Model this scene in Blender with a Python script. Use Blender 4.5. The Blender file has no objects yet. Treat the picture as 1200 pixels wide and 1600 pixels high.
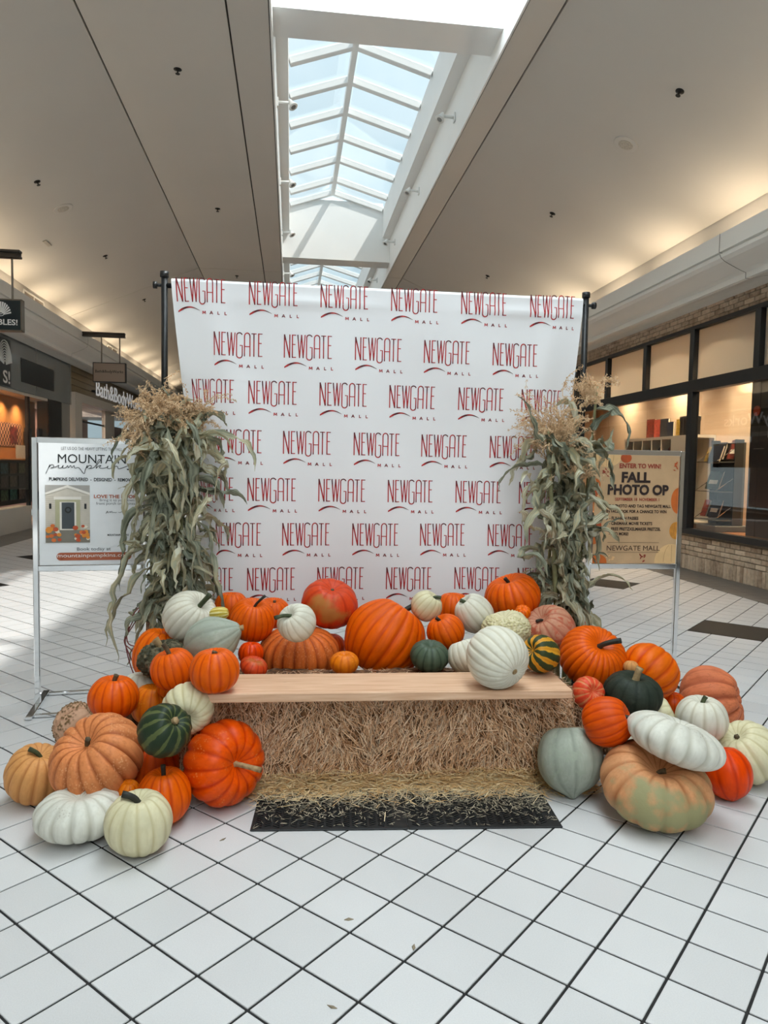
import bpy, bmesh, math, random
from mathutils import Vector, Matrix, Quaternion, noise
S = bpy.context.scene
C = S.collection
rnd = random.Random(7)

# ------------------------------------------------------------------ camera
CAM_H = 1.4056
cam_d = bpy.data.cameras.new('camera')
cam_d.sensor_fit = 'AUTO'; cam_d.sensor_width = 36.0
cam_d.lens = 1138.46 * 36.0 / 1600.0
cam_d.clip_start = .05; cam_d.clip_end = 300
cam = bpy.data.objects.new('camera', cam_d); C.objects.link(cam)
def _cam_axes(pitch, roll, yaw):
    F = Vector((0, math.cos(pitch), -math.sin(pitch))); U = Vector((0, math.sin(pitch), math.cos(pitch))); R = Vector((1, 0, 0))
    c, s = math.cos(roll), math.sin(roll)
    R, U = R*c + U*s, U*c - R*s
    q = Matrix.Rotation(-yaw, 3, 'Z')
    return q @ R, q @ U, q @ F
_R, _U, _F = _cam_axes(0.0624663, 0.017446, math.radians(7.317))
cam.matrix_world = Matrix(((_R.x, _U.x, -_F.x, 0), (_R.y, _U.y, -_F.y, 0), (_R.z, _U.z, -_F.z, CAM_H), (0, 0, 0, 1)))
S.camera = cam

# ------------------------------------------------------------------ colour management
S.view_settings.view_transform = 'Standard'
S.view_settings.look = 'None'
S.view_settings.gamma = 1.0
S.view_settings.use_curve_mapping = False
S.view_settings.exposure = 0.0
S.cycles.use_denoising = True
S.cycles.max_bounces = 10
S.cycles.diffuse_bounces = 5
S.cycles.transparent_max_bounces = 16
S.cycles.caustics_reflective = False
S.cycles.caustics_refractive = False
S.cycles.sample_clamp_indirect = 8.0

# ------------------------------------------------------------------ sky
W = bpy.data.worlds.new('sky'); S.world = W
W.use_nodes = True
wn, wl = W.node_tree.nodes, W.node_tree.links
wn.clear()
w_out = wn.new('ShaderNodeOutputWorld'); w_bg = wn.new('ShaderNodeBackground')
w_tc = wn.new('ShaderNodeTexCoord'); w_no = wn.new('ShaderNodeTexNoise'); w_cr = wn.new('ShaderNodeValToRGB')
w_no.inputs['Scale'].default_value = 2.2; w_no.inputs['Detail'].default_value = 5
w_cr.color_ramp.elements[0].position = .38; w_cr.color_ramp.elements[0].color = (.50, .68, .78, 1)
w_cr.color_ramp.elements[1].position = .66; w_cr.color_ramp.elements[1].color = (.88, .95, .97, 1)
wl.new(w_tc.outputs['Generated'], w_no.inputs['Vector']); wl.new(w_no.outputs['Fac'], w_cr.inputs['Fac'])
wl.new(w_cr.outputs['Color'], w_bg.inputs['Color']); w_bg.inputs['Strength'].default_value = 1.5
wl.new(w_bg.outputs['Background'], w_out.inputs['Surface'])

# ------------------------------------------------------------------ sun and added fill lamps
def look(o, d):
    o.rotation_euler = Vector(d).to_track_quat('-Z', 'Y').to_euler()
sun_d = bpy.data.lights.new('sun', 'SUN'); sun_d.energy = 5.0; sun_d.angle = math.radians(1.5); sun_d.color = (1, .96, .9)
sun = bpy.data.objects.new('sun', sun_d); C.objects.link(sun); sun.location = (20, -12, 40); look(sun, (-.56, .34, -1))
def area(name, loc, d, sx, sy, e, col=(1, 1, 1), spread=180):
    l = bpy.data.lights.new(name, 'AREA'); l.shape = 'RECTANGLE'; l.size = sx; l.size_y = sy; l.energy = e; l.color = col
    l.spread = math.radians(spread)
    o = bpy.data.objects.new(name, l); C.objects.link(o); o.location = loc; look(o, d)
    return o
# area lamps added in the unseen roof lights to brighten the interior
for yc, ln, e in ((3.4, 7.6, 318), (-6.2, 8.6, 470)):
    o = area('skylight_fill', (.95, yc, 6.98), (0, 0, -1), 1.9, ln, e, (.855, .96, 1.0))

# ------------------------------------------------------------------ materials
MATS = {}
def nmat(name):
    m = bpy.data.materials.new(name); m.use_nodes = True
    nt = m.node_tree; nt.nodes.clear()
    out = nt.nodes.new('ShaderNodeOutputMaterial')
    return m, nt, out
def srgb(r, g, b):
    f = lambda c: ((c/255+.055)/1.055)**2.4 if c/255 > .04045 else c/255/12.92
    return (f(r), f(g), f(b), 1)
def mat(name, col, rough=.6, metal=0, spec=.5, nscale=0, namt=0, bump=0, bscale=60, emit=None, estr=0, trans=0, col2=None, coat=0):
    """principled material with procedural colour variation and fine relief"""
    if name in MATS: return MATS[name]
    m, nt, out = nmat(name)
    b = nt.nodes.new('ShaderNodeBsdfPrincipled'); nt.links.new(b.outputs[0], out.inputs[0])
    c = col if len(col) == 4 else (*col, 1)
    b.inputs['Base Color'].default_value = c
    b.inputs['Roughness'].default_value = rough; b.inputs['Metallic'].default_value = metal
    b.inputs['Specular IOR Level'].default_value = spec
    b.inputs['Coat Weight'].default_value = coat
    tc = nt.nodes.new('ShaderNodeTexCoord')
    if nscale:
        n = nt.nodes.new('ShaderNodeTexNoise'); n.inputs['Scale'].default_value = nscale; n.inputs['Detail'].default_value = 5
        nt.links.new(tc.outputs['Object'], n.inputs['Vector'])
        r = nt.nodes.new('ShaderNodeValToRGB')
        c2 = col2 if col2 else tuple(x*(1-namt) for x in c[:3])+(1,)
        c1 = c if col2 else tuple(min(1, x*(1+namt)) for x in c[:3])+(1,)
        r.color_ramp.elements[0].position = .3; r.color_ramp.elements[0].color = c2
        r.color_ramp.elements[1].position = .7; r.color_ramp.elements[1].color = c1
        nt.links.new(n.outputs['Fac'], r.inputs['Fac']); nt.links.new(r.outputs['Color'], b.inputs['Base Color'])
    if bump:
        n2 = nt.nodes.new('ShaderNodeTexNoise'); n2.inputs['Scale'].default_value = bscale; n2.inputs['Detail'].default_value = 4
        nt.links.new(tc.outputs['Object'], n2.inputs['Vector'])
        bp = nt.nodes.new('ShaderNodeBump'); bp.inputs['Strength'].default_value = bump; bp.inputs['Distance'].default_value = .004
        nt.links.new(n2.outputs['Fac'], bp.inputs['Height']); nt.links.new(bp.outputs['Normal'], b.inputs['Normal'])
    if emit:
        b.inputs['Emission Color'].default_value = (*emit[:3], 1); b.inputs['Emission Strength'].default_value = estr
    MATS[name] = m
    return m
def glass_mat(name, tint, ior=1.5, rough=0.0, fmul=1.0):
    """thin pane: lets light straight through, reflects by angle"""
    m, nt, out = nmat(name)
    tr = nt.nodes.new('ShaderNodeBsdfTransparent'); tr.inputs[0].default_value = (*tint, 1)
    gl = nt.nodes.new('ShaderNodeBsdfGlossy'); gl.inputs['Roughness'].default_value = rough
    fr = nt.nodes.new('ShaderNodeLayerWeight'); fr.inputs['Blend'].default_value = .5
    pw = nt.nodes.new('ShaderNodeMath'); pw.operation = 'POWER'; pw.inputs[1].default_value = 4.0
    mu = nt.nodes.new('ShaderNodeMath'); mu.operation = 'MULTIPLY_ADD'; f0 = ((ior-1)/(ior+1))**2*fmul; mu.inputs[1].default_value = .9-f0; mu.inputs[2].default_value = f0; mu.use_clamp = True
    nt.links.new(fr.outputs['Facing'], pw.inputs[0])
    mx = nt.nodes.new('ShaderNodeMixShader')
    nt.links.new(pw.outputs[0], mu.inputs[0]); nt.links.new(mu.outputs[0], mx.inputs[0])
    nt.links.new(tr.outputs[0], mx.inputs[1]); nt.links.new(gl.outputs[0], mx.inputs[2]); nt.links.new(mx.outputs[0], out.inputs[0])
    MATS[name] = m
    return m
M_white = mat('white_paint', srgb(236, 236, 234), .55, nscale=1.5, namt=.02, bump=.05, bscale=90)
M_ceil = mat('ceiling_paint', srgb(196, 191, 184), .8, nscale=.8, namt=.02, bump=.05, bscale=120)
M_cornice = mat('cornice_paint', srgb(228, 226, 220), .6, nscale=1.2, namt=.02)
M_joint = mat('dark_joint', srgb(70, 66, 60), .9, nscale=8, namt=.1)
M_black = mat('black_metal', srgb(20, 21, 22), .42, nscale=5, namt=.15)
M_frame = mat('black_window_frame', srgb(22, 24, 25), .4, nscale=4, namt=.15)
M_chrome = mat('chrome', (.86, .87, .88), .07, 1.0, nscale=6, namt=.03)
M_grout = mat('grout', srgb(34, 33, 33), .9, nscale=30, namt=.25)
M_skyglass = glass_mat('skylight_glass', (.95, .97, .975), 1.35, .02)
M_shopglass = glass_mat('shop_glass', (.93, .92, .9), 1.5, .0, 1.5)

# ------------------------------------------------------------------ object helpers
def tag(o, label=None, cat=None, group=None, kind=None):
    if label: o['label'] = label
    if cat: o['category'] = cat
    if group: o['group'] = group
    if kind: o['kind'] = kind
    return o
def link(name, me, mt=None, parent=None):
    o = bpy.data.objects.new(name, me); C.objects.link(o)
    if mt is not None and me is not None and hasattr(me, 'materials') and len(me.materials) == 0: me.materials.append(mt)
    if parent is not None: o.parent = parent
    return o
def empty(name, loc=(0, 0, 0), rz=0, parent=None):
    o = bpy.data.objects.new(name, None); C.objects.link(o); o.location = loc; o.rotation_euler = (0, 0, rz)
    o.empty_display_size = .1
    if parent is not None: o.parent = parent
    return o
class MB:
    """collects vertices and faces of one mesh"""
    def __init__(s): s.v = []; s.f = []; s.smooth = False
    def add(s, vs, fs):
        n = len(s.v); s.v += [tuple(v) for v in vs]; s.f += [tuple(i+n for i in f) for f in fs]
    def box(s, x0, y0, z0, x1, y1, z1, bev=0, mtx=None):
        if bev <= 0:
            vs = [(x0,y0,z0),(x1,y0,z0),(x1,y1,z0),(x0,y1,z0),(x0,y0,z1),(x1,y0,z1),(x1,y1,z1),(x0,y1,z1)]
            fs = [(0,3,2,1),(4,5,6,7),(0,1,5,4),(1,2,6,5),(2,3,7,6),(3,0,4,7)]
        else:
            b = min(bev, (x1-x0)*.45, (y1-y0)*.45, (z1-z0)*.45)
            vs = []; fs = []
            for z, i in ((z0, b), (z0+b, 0), (z1-b, 0), (z1, b)):
                if i:
                    vs += [(x0+i+0,y0+i,z),(x1-i,y0+i,z),(x1-i,y0+i,z),(x1-i,y1-i,z),(x1-i,y1-i,z),(x0+i,y1-i,z),(x0+i,y1-i,z),(x0+i,y0+i,z)]
                else:
                    vs += [(x0+b,y0,z),(x1-b,y0,z),(x1,y0+b,z),(x1,y1-b,z),(x1-b,y1,z),(x0+b,y1,z),(x0,y1-b,z),(x0,y0+b,z)]
            # bottom/top rings collapse to 4 corners
            vs2 = [(x0+b,y0+b,z0),(x1-b,y0+b,z0),(x1-b,y1-b,z0),(x0+b,y1-b,z0)] + vs[8:24] + [(x0+b,y0+b,z1),(x1-b,y0+b,z1),(x1-b,y1-b,z1),(x0+b,y1-b,z1)]
            A, Bq, T = 4, 12, 20
            cm = [0,1,1,2,2,3,3,0]
            fs = [(3,2,1,0)]
            for k in range(8):
                k2 = (k+1) % 8
                a, c = cm[k], cm[k2]
                fs.append((a, c, A+k2, A+k) if a != c else (a, A+k2, A+k))
                fs.append((A+k, A+k2, Bq+k2, Bq+k))
                fs.append((Bq+k, Bq+k2, T+c, T+a) if a != c else (Bq+k, Bq+k2, T+a))
            fs.append((T, T+1, T+2, T+3))
            vs = vs2
        if mtx is not None: vs = [mtx @ Vector(v) for v in vs]
        s.add(vs, fs)
    def tube(s, pts, rad, n=8, cap=True, prof=None):
        """swept tube; rad number or list; prof(k,j) optional radius multiplier"""
        pts = [Vector(p) for p in pts]; L = len(pts)
        if not isinstance(rad, (list, tuple)): rad = [rad]*L
        vs = []; up = None
        for i, p in enumerate(pts):
            t = (pts[min(i+1, L-1)]-pts[max(i-1, 0)]); t = t.normalized() if t.length > 1e-9 else Vector((0, 0, 1))
            if up is None: up = t.orthogonal().normalized()
            else:
                up = up - t*up.dot(t); up = up.normalized() if up.length > 1e-6 else t.orthogonal().normalized()
            bi = t.cross(up)
            for k in range(n):
                a = 2*math.pi*k/n; r = rad[i]*(prof(i, k) if prof else 1)
                vs.append(p + up*(math.cos(a)*r) + bi*(math.sin(a)*r))
        fs = []
        for i in range(L-1):
            for k in range(n):
                k2 = (k+1) % n
                fs.append((i*n+k, i*n+k2, (i+1)*n+k2, (i+1)*n+k))
        if cap: fs.append(tuple(range(n-1, -1, -1))); fs.append(tuple((L-1)*n+k for k in range(n)))
        s.add(vs, fs)
    def lathe(s, prof, n=24, loc=(0, 0, 0), axis='Z'):
        vs = []
        for r, z in prof:
            for k in range(n):
                a = 2*math.pi*k/n; x, y = r*math.cos(a), r*math.sin(a)
                v = (x, y, z) if axis == 'Z' else ((z, x, y) if axis == 'X' else (y, z, x))
                vs.append((v[0]+loc[0], v[1]+loc[1], v[2]+loc[2]))
        fs = []
        for i in range(len(prof)-1):
            for k in range(n):
                k2 = (k+1) % n; fs.append((i*n+k, i*n+k2, (i+1)*n+k2, (i+1)*n+k))
        fs.append(tuple(range(n-1, -1, -1))); fs.append(tuple((len(prof)-1)*n+k for k in range(n)))
        s.add(vs, fs)
    def poly(s, pts, th=0, nrm=(0, -1, 0)):
        """flat polygon, optionally with thickness along nrm"""
        n = len(pts); s.add(pts, [tuple(range(n))])
    def mesh(s, name='mesh', smooth=None):
        me = bpy.data.meshes.new(name); me.from_pydata([tuple(v) for v in s.v], [], s.f); me.update()
        if smooth if smooth is not None else s.smooth:
            me.polygons.foreach_set('use_smooth', [True]*len(me.polygons))
        return me
    def build(s, name, mt, parent=None, smooth=None):
        return link(name, s.mesh(name, smooth), mt, parent)
def box_obj(name, x0, y0, z0, x1, y1, z1, mt, parent=None, bev=0):
    m = MB(); m.box(x0, y0, z0, x1, y1, z1, bev); return m.build(name, mt, parent)
def struct(o, label, cat): return tag(o, label, cat, None, 'structure')
_dg = None
def text_mesh(txt, size, align='CENTER', extrude=0.0, bold=0.0, spacing=1.0, xscale=1.0, shear=0.0):
    cu = bpy.data.curves.new('lettering', 'FONT'); cu.body = txt; cu.size = size; cu.align_x = align; cu.align_y = 'CENTER'
    cu.extrude = extrude; cu.offset = bold; cu.space_character = spacing; cu.resolution_u = 3; cu.shear = shear
    ob = bpy.data.objects.new('lettering_source', cu); C.objects.link(ob)
    dg = bpy.context.evaluated_depsgraph_get(); dg.update()
    me = bpy.data.meshes.new_from_object(ob.evaluated_get(dg), depsgraph=dg)
    bpy.data.objects.remove(ob); bpy.data.curves.remove(cu)
    if xscale != 1.0:
        for v in me.vertices: v.co.x *= xscale
    me.materials.clear()
    return me
def fit_text(txt, width, height, **kw):
    """lettering scaled to a given width and cap height, centred on the origin, lying in XY"""
    me = text_mesh(txt, 1.0, **kw)
    xs = [v.co.x for v in me.vertices]; ys = [v.co.y for v in me.vertices]
    w, h = max(xs)-min(xs), max(ys)-min(ys); cx, cy = (max(xs)+min(xs))/2, (max(ys)+min(ys))/2
    zz = kw.get('extrude', 0)
    for v in me.vertices: v.co = ((v.co.x-cx)*width/w, (v.co.y-cy)*height/h, v.co.z*(height/h if zz else 1))
    return me

# ================================================================== THE SHELL
# ---- floor: tiles at 45 degrees to the mall's axis
T = .2032
_a, _s = math.radians(-45.0), math.sqrt(.5)
E1 = Vector((_s, -_s, 0)); E2 = Vector((_s, _s, 0))
_o = Matrix.Rotation(-math.radians(7.317), 2, 'Z') @ Vector((-4.60923636*T, 9.88019941*T))
LO = Vector((_o.x, _o.y, 0))
def tile_mat(name, base, dark, rough=.34, spec=.45):
    m, nt, out = nmat(name)
    b = nt.nodes.new('ShaderNodeBsdfPrincipled'); nt.links.new(b.outputs[0], out.inputs[0])
    tc = nt.nodes.new('ShaderNodeTexCoord'); gm = nt.nodes.new('ShaderNodeNewGeometry'); oi = nt.nodes.new('ShaderNodeObjectInfo')
    n1 = nt.nodes.new('ShaderNodeTexNoise'); n1.inputs['Scale'].default_value = 260; n1.inputs['Detail'].default_value = 2
    n2 = nt.nodes.new('ShaderNodeTexNoise'); n2.inputs['Scale'].default_value = 1.3; n2.inputs['Detail'].default_value = 3
    nt.links.new(gm.outputs['Position'], n1.inputs['Vector']); nt.links.new(gm.outputs['Position'], n2.inputs['Vector'])
    ad = nt.nodes.new('ShaderNodeMath'); ad.operation = 'ADD'; ad2 = nt.nodes.new('ShaderNodeMath'); ad2.operation = 'MULTIPLY_ADD'
    ad2.inputs[1].default_value = .5
    nt.links.new(n1.outputs['Fac'], ad.inputs[0]); nt.links.new(n2.outputs['Fac'], ad.inputs[1])
    nt.links.new(oi.outputs['Random'], ad2.inputs[0]); nt.links.new(ad.outputs[0], ad2.inputs[2])
    r = nt.nodes.new('ShaderNodeValToRGB'); r.color_ramp.elements[0].position = .75; r.color_ramp.elements[0].color = dark
    r.color_ramp.elements[1].position = 1.6; r.color_ramp.elements[1].color = base
    dv = nt.nodes.new('ShaderNodeMath'); dv.operation = 'DIVIDE'; dv.inputs[1].default_value = 2.0
    nt.links.new(ad2.outputs[0], dv.inputs[0]); nt.links.new(dv.outputs[0], r.inputs['Fac'])
    r.color_ramp.elements[0].position = .38; r.color_ramp.elements[1].position = .8
    nt.links.new(r.outputs['Color'], b.inputs['Base Color'])
    b.inputs['Roughness'].default_value = rough; b.inputs['Specular IOR Level'].default_value = spec
    bp = nt.nodes.new('ShaderNodeBump'); bp.inputs['Strength'].default_value = .06; bp.inputs['Distance'].default_value = .001
    nt.links.new(n1.outputs['Fac'], bp.inputs['Height']); nt.links.new(bp.outputs['Normal'], b.inputs['Normal'])
    return m
M_tile = tile_mat('floor_tile', srgb(216, 215, 215), srgb(200, 199, 199))
M_tileblk = tile_mat('black_floor_tile', srgb(34, 33, 33), srgb(24, 24, 24), .6, .25)
M_band = tile_mat('grey_border_tile', srgb(118, 114, 110), srgb(98, 95, 92))
fl = box_obj('floor', -6.6, -11, -.06, 6.6, 37, -.004, M_grout)
struct(fl, 'pale square floor tiles laid diagonally with dark grout', 'floor')
_bx = [-5.3, -4.64, 5.07, 5.75]
def tile_mesh(n=1):
    m = MB(); h = T*n/2-.0042
    m.box(-h, -h, -.012, h, h, 0, .0015); return m.mesh('tile')
_tm = tile_mesh(); _tm.materials.append(M_tile)
ROT45 = math.radians(-45)
black_c = []
for cx, ys in ((3.84, (5.97-2.59, 5.97, 8.60, 11.2, 13.8, 16.4)), (-3.52, (5.97-2.59, 5.97, 8.55, 11.1, 13.7, 16.3))):
    for y in ys:
        d = Vector((cx, y, 0))-LO; black_c.append((math.floor(d.dot(E1)/T)+.5, math.floor(d.dot(E2)/T)+.5))
tiles = []
def seen(p):
    v = p-Vector((0, 0, CAM_H)); z = v.dot(_F)
    if z < .3: return None
    x, y = 600+1138.5*v.dot(_R)/z, 800-1138.5*v.dot(_U)/z
    return (-60 < x < 1260 and y < 1660), z
for i in range(-70, 71):
    for j in range(-70, 130):
        p = LO + E1*((i+.5)*T) + E2*((j+.5)*T)
        if not (-4.80 < p.x < 5.23 and -10.9 < p.y < 33): continue
        blk = any(abs(i+.5-a) < 1.6 and abs(j+.5-b) < 1.6 for a, b in black_c)
        sv = seen(p)
        if not blk and sv and not sv[0] and p.y > 14: continue
        hid = 3.15 < p.y < 4.15 and -.5 < p.x < 1.3
        key = 99 if (blk or hid or not sv or not sv[0]) else sv[1]
        tiles.append((key, i, j, p, blk))
tiles.sort(key=lambda t: t[0])
stuff = MB(); stuffb = MB()
for n, (key, i, j, p, blk) in enumerate(tiles):
    if n < 300 and key < 90:
        o = link('tile', _tm, None, fl); o.location = p; o.rotation_euler = (0, 0, ROT45 + (rnd.randrange(4)*math.pi/2))
    elif not blk:
        h = T/2-.0042
        q = [p+E1*(sx*h)+E2*(sy*h) for sx, sy in ((-1,-1),(1,-1),(1,1),(-1,1))]
        stuff.add(q+[v-Vector((0,0,.01)) for v in q], [(0,1,2,3),(0,4,5,1),(1,5,6,2),(2,6,7,3),(3,7,4,0)])
so = stuff.build('tile_field', M_tile, fl); so['kind'] = 'stuff'
_bm = tile_mesh(3); _bm.materials.append(M_tileblk)
for a, b in black_c:
    o = link('black_tile', _bm, None, fl); o.location = LO + E1*(a*T) + E2*(b*T); o.rotation_euler = (0, 0, ROT45); o['label'] = 'black accent square'
# darker border strips along the shop fronts
for side, x0, x1 in (('right', 5.07, 5.74), ('left', -5.34, -4.64)):
    m = MB(); n = 0
    m.box(x0, 1.9, -.02, x1, 30, .0012)
    y = 2.0
    while y < 30:
        for k in range(3):
            a, b2 = x0+(x1-x0)*k/3, x0+(x1-x0)*(k+1)/3
            m.box(a+.003, y+.003, -.01, b2-.003, y+.2, 0.002)
        y += .2032
    o = m.build('border_tiles', M_band, fl); o['kind'] = 'stuff'

# ---- ceiling
X_SL, X_SR, X_CL, X_CR, Z_C = -.23, 2.16, -2.10, 2.53, 5.8
X_FL, X_FR, Z_F = -4.90, 5.38, 4.60
ce = MB(); ce.v = []
def quad4(m, x0, z0, x1, z1, y0, y1, th=.06):
    vs = [(x0,y0,z0),(x1,y0,z1),(x1,y1,z1),(x0,y1,z0),(x0,y0,z0+th),(x1,y0,z1+th),(x1,y1,z1+th),(x0,y1,z0+th)]
    m.add(vs, [(0,3,2,1),(4,5,6,7),(0,1,5,4),(1,2,6,5),(2,3,7,6),(3,0,4,7)])
back = MB()
for (x0, z0, x1, z1) in ((X_FL-.5, Z_F-.21, X_CL, Z_C), (X_CL, Z_C, X_SL-.021, Z_C), (X_SR+.021, Z_C, X_CR, Z_C), (X_CR, Z_C, X_FR+.5, Z_F-.21)):
    quad4(back, x0, z0+.03, x1, z1+.03, -11, 37, .05)
ceil = back.build('ceiling', M_joint)
struct(ceil, 'off-white plaster ceiling sloping down to the shop fronts', 'ceiling')
g = .010
for y0, y1 in ((-11, -1.0), (-1.0, 17.14), (17.14, 27), (27, 37)):
    for (x0, z0, x1, z1) in ((X_FL, Z_F, X_CL, Z_C), (X_CL, Z_C, -.66, Z_C), (-.66, Z_C, X_SL-.021, Z_C), (X_SR+.021, Z_C, X_CR, Z_C), (X_CR, Z_C, X_FR, Z_F)):
        m = MB(); e = g; e2 = g
        sl = (z1-z0)/(x1-x0)
        quad4(m, x0+e, z0+sl*e, x1-e2, z1-sl*e2, y0+g, y1-g, .03)
        m.build('ceiling_panel', M_ceil, ceil)

# ---- skylight well: walls, ledges, cross beams, roof glazing
Z_SO, Z_EV, Z_RG, X_EL, X_ER, X_RG = 6.52, 7.15, 7.47, -.085, 1.99, .86
well = MB()
well.box(X_SL-.02, -11, Z_C-.004, X_SL, 37, Z_SO+.1)
well.box(X_SR, -11, Z_C-.004, X_SR+.02, 37, Z_SO+.1)
well.box(X_SL-.12, -11, Z_SO, X_EL, 37, Z_EV)
well.box(X_ER, -11, Z_SO, X_SR+.12, 37, Z_EV)
wo = struct(well.build('wall_skylight', M_white), 'white side walls of the long roof light well', 'wall')
beams = [(-10.9, -10.4), (-1.3, -.8), (7.70, 8.22), (16.6, 17.1), (25.6, 26.1), (34.6, 36.9)]
for k, (y0, y1) in enumerate(beams):
    m = MB(); zb = 5.99
    m.box(X_SL, y0, zb, X_SR, y1, Z_SO, 0); m.box(X_EL, y0, Z_SO, X_ER, y1, 7.28)
    lab = {2: 'nearest white cross beam spanning the roof light', 3: 'white cross beam beyond the first roof light bay', 4: 'farthest white cross beam across the roof light'}.get(k, 'white roof light cross beam above the camera')
    o = struct(m.build('beam', M_white), lab, 'beam')
    if k in (0, 1, 5): o['group'] = 'roof light beams out of view'
nb = 0
for k in range(len(beams)-1):
    y0, y1 = beams[k][1], beams[k+1][0]
    sk = empty('skylight', (X_RG, (y0+y1)/2, Z_EV))
    tag(sk, ['gabled roof light over the mall entrance end', 'gabled roof light above the camera', 'gabled glass roof light between the nearest beams', 'gabled glass roof light beyond the second beam', 'farthest gabled roof light along the mall'][k], 'skylight', None, 'structure')
    off = Vector((X_RG, (y0+y1)/2, Z_EV))
    vis = k in (2, 3)
    n = 8 if vis else 2
    ys = [y0 + (y1-y0)*i/n for i in range(n+1)]
    if k == 2: ys = [y0, 8.85, 9.85, 10.85, 11.83, 12.83, 13.83, 14.82, 15.85, y1]
    for (ex, sgn) in ((X_EL, -1), (X_ER, 1)):
        for a, b in zip(ys[:-1], ys[1:]):
            m = MB()
            P0, P1 = Vector((X_RG, a+.03, Z_RG)), Vector((ex, a+.03, Z_EV)); P2, P3 = Vector((ex, b-.03, Z_EV)), Vector((X_RG, b-.03, Z_RG))
            up = Vector((0, 0, .012))
            vs = [v-off for v in (P0, P1, P2, P3)]
            m.add(vs + [v+up for v in vs], [(0,1,2,3),(7,6,5,4),(0,4,5,1),(1,5,6,2),(2,6,7,3),(3,7,4,0)])
            m.build('pane', M_skyglass, sk)
        for a in ys:
            m = MB(); r = .055
            d = Vector((ex-X_RG, 0, Z_EV-Z_RG)); L = d.length; d.normalize(); nn = Vector((-d.z, 0, d.x)) if sgn > 0 else Vector((d.z, 0, -d.x))
            if nn.z < 0: nn = -nn
            mt = Matrix((( d.x, 0, nn.x, X_RG-off.x), (0, 1, 0, a-off.y), (d.z, 0, nn.z, Z_RG-off.z), (0, 0, 0, 1)))
            m.box(0, -r, -.075, L, r, .03, .008, mt)
            m.box(0, -r*.45, .03, L, r*.45, .055, 0, mt)
            m.build('rafter', M_white, sk)
    m = MB(); m.box(-.045, y0-off.y, Z_RG-off.z-.09, .045, y1-off.y, Z_RG-off.z+.03, .008); m.build('ridge', M_white, sk)
    for yy in (y0, y1):
        m = MB(); m.add([(X_EL-off.x, yy-off.y, 0), (X_ER-off.x, yy-off.y, 0), (0, yy-off.y, Z_RG-off.z)], [(0, 1, 2)])
        m.build('gable_pane', M_skyglass, sk)

# spot lamps fixed to the well walls
M_spot = mat('white_spot_lamp', srgb(225, 225, 222), .4, nscale=4, namt=.03)
M_lens = mat('spot_lens', srgb(170, 170, 168), .15, .6, nscale=9, namt=.1)
def spot_lamp(x, y, z, sx, label):
    e = empty('spot_lamp', (x, y, z)); tag(e, label, 'spot lamp', 'spot lamps along the roof light well')
    m = MB(); m.box(0 if sx > 0 else -.02, -.04, -.07, .02 if sx > 0 else 0, .04, .05, .006); m.build('wall_plate', M_spot, e)
    m = MB(); m.tube([(0, 0, -.01), (sx*.08, 0, -.005), (sx*.16, 0, .0)], [.022, .02, .018], 10); m.build('arm', M_spot, e, True)
    m = MB(); d = Vector((sx*.45, -.25, -.85)).normalized(); c = Vector((sx*.185, 0, .0))
    m.tube([c-d*.055, c-d*.04, c, c+d*.02, c+d*.065, c+d*.07], [.012, .025, .034, .04, .066, .062], 14); h = m.build('head', M_spot, e, True)
    m = MB(); m.tube([c+d*.0705, c+d*.072], [.036, .034], 14); m.build('lens', M_lens, h)
    return e
for i, (y, z) in enumerate(((10.08, 6.2), (12.6, 6.12), (15.2, 6.1), (18.4, 6.1))):
    spot_lamp(X_SL, y, z, 1, ['nearest white spot lamp on the roof light wall by the wide ceiling', 'second white spot lamp on the roof light wall by the wide ceiling', 'third white spot lamp on the roof light wall by the wide ceiling', 'small far spot lamp beyond the second beam, wide ceiling side'][i])
for i, (y, z) in enumerate(((10.0, 6.15), (12.8, 6.19), (15.75, 6.2), (19.0, 6.2))):
    spot_lamp(X_SR, y, z, -1, ['nearest white spot lamp on the roof light wall by the narrow ceiling strip', 'second white spot lamp on the roof light wall by the narrow ceiling strip', 'third white spot lamp on the roof light wall by the narrow ceiling strip', 'small far spot lamp beyond the second beam, narrow strip side'][i])

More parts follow.
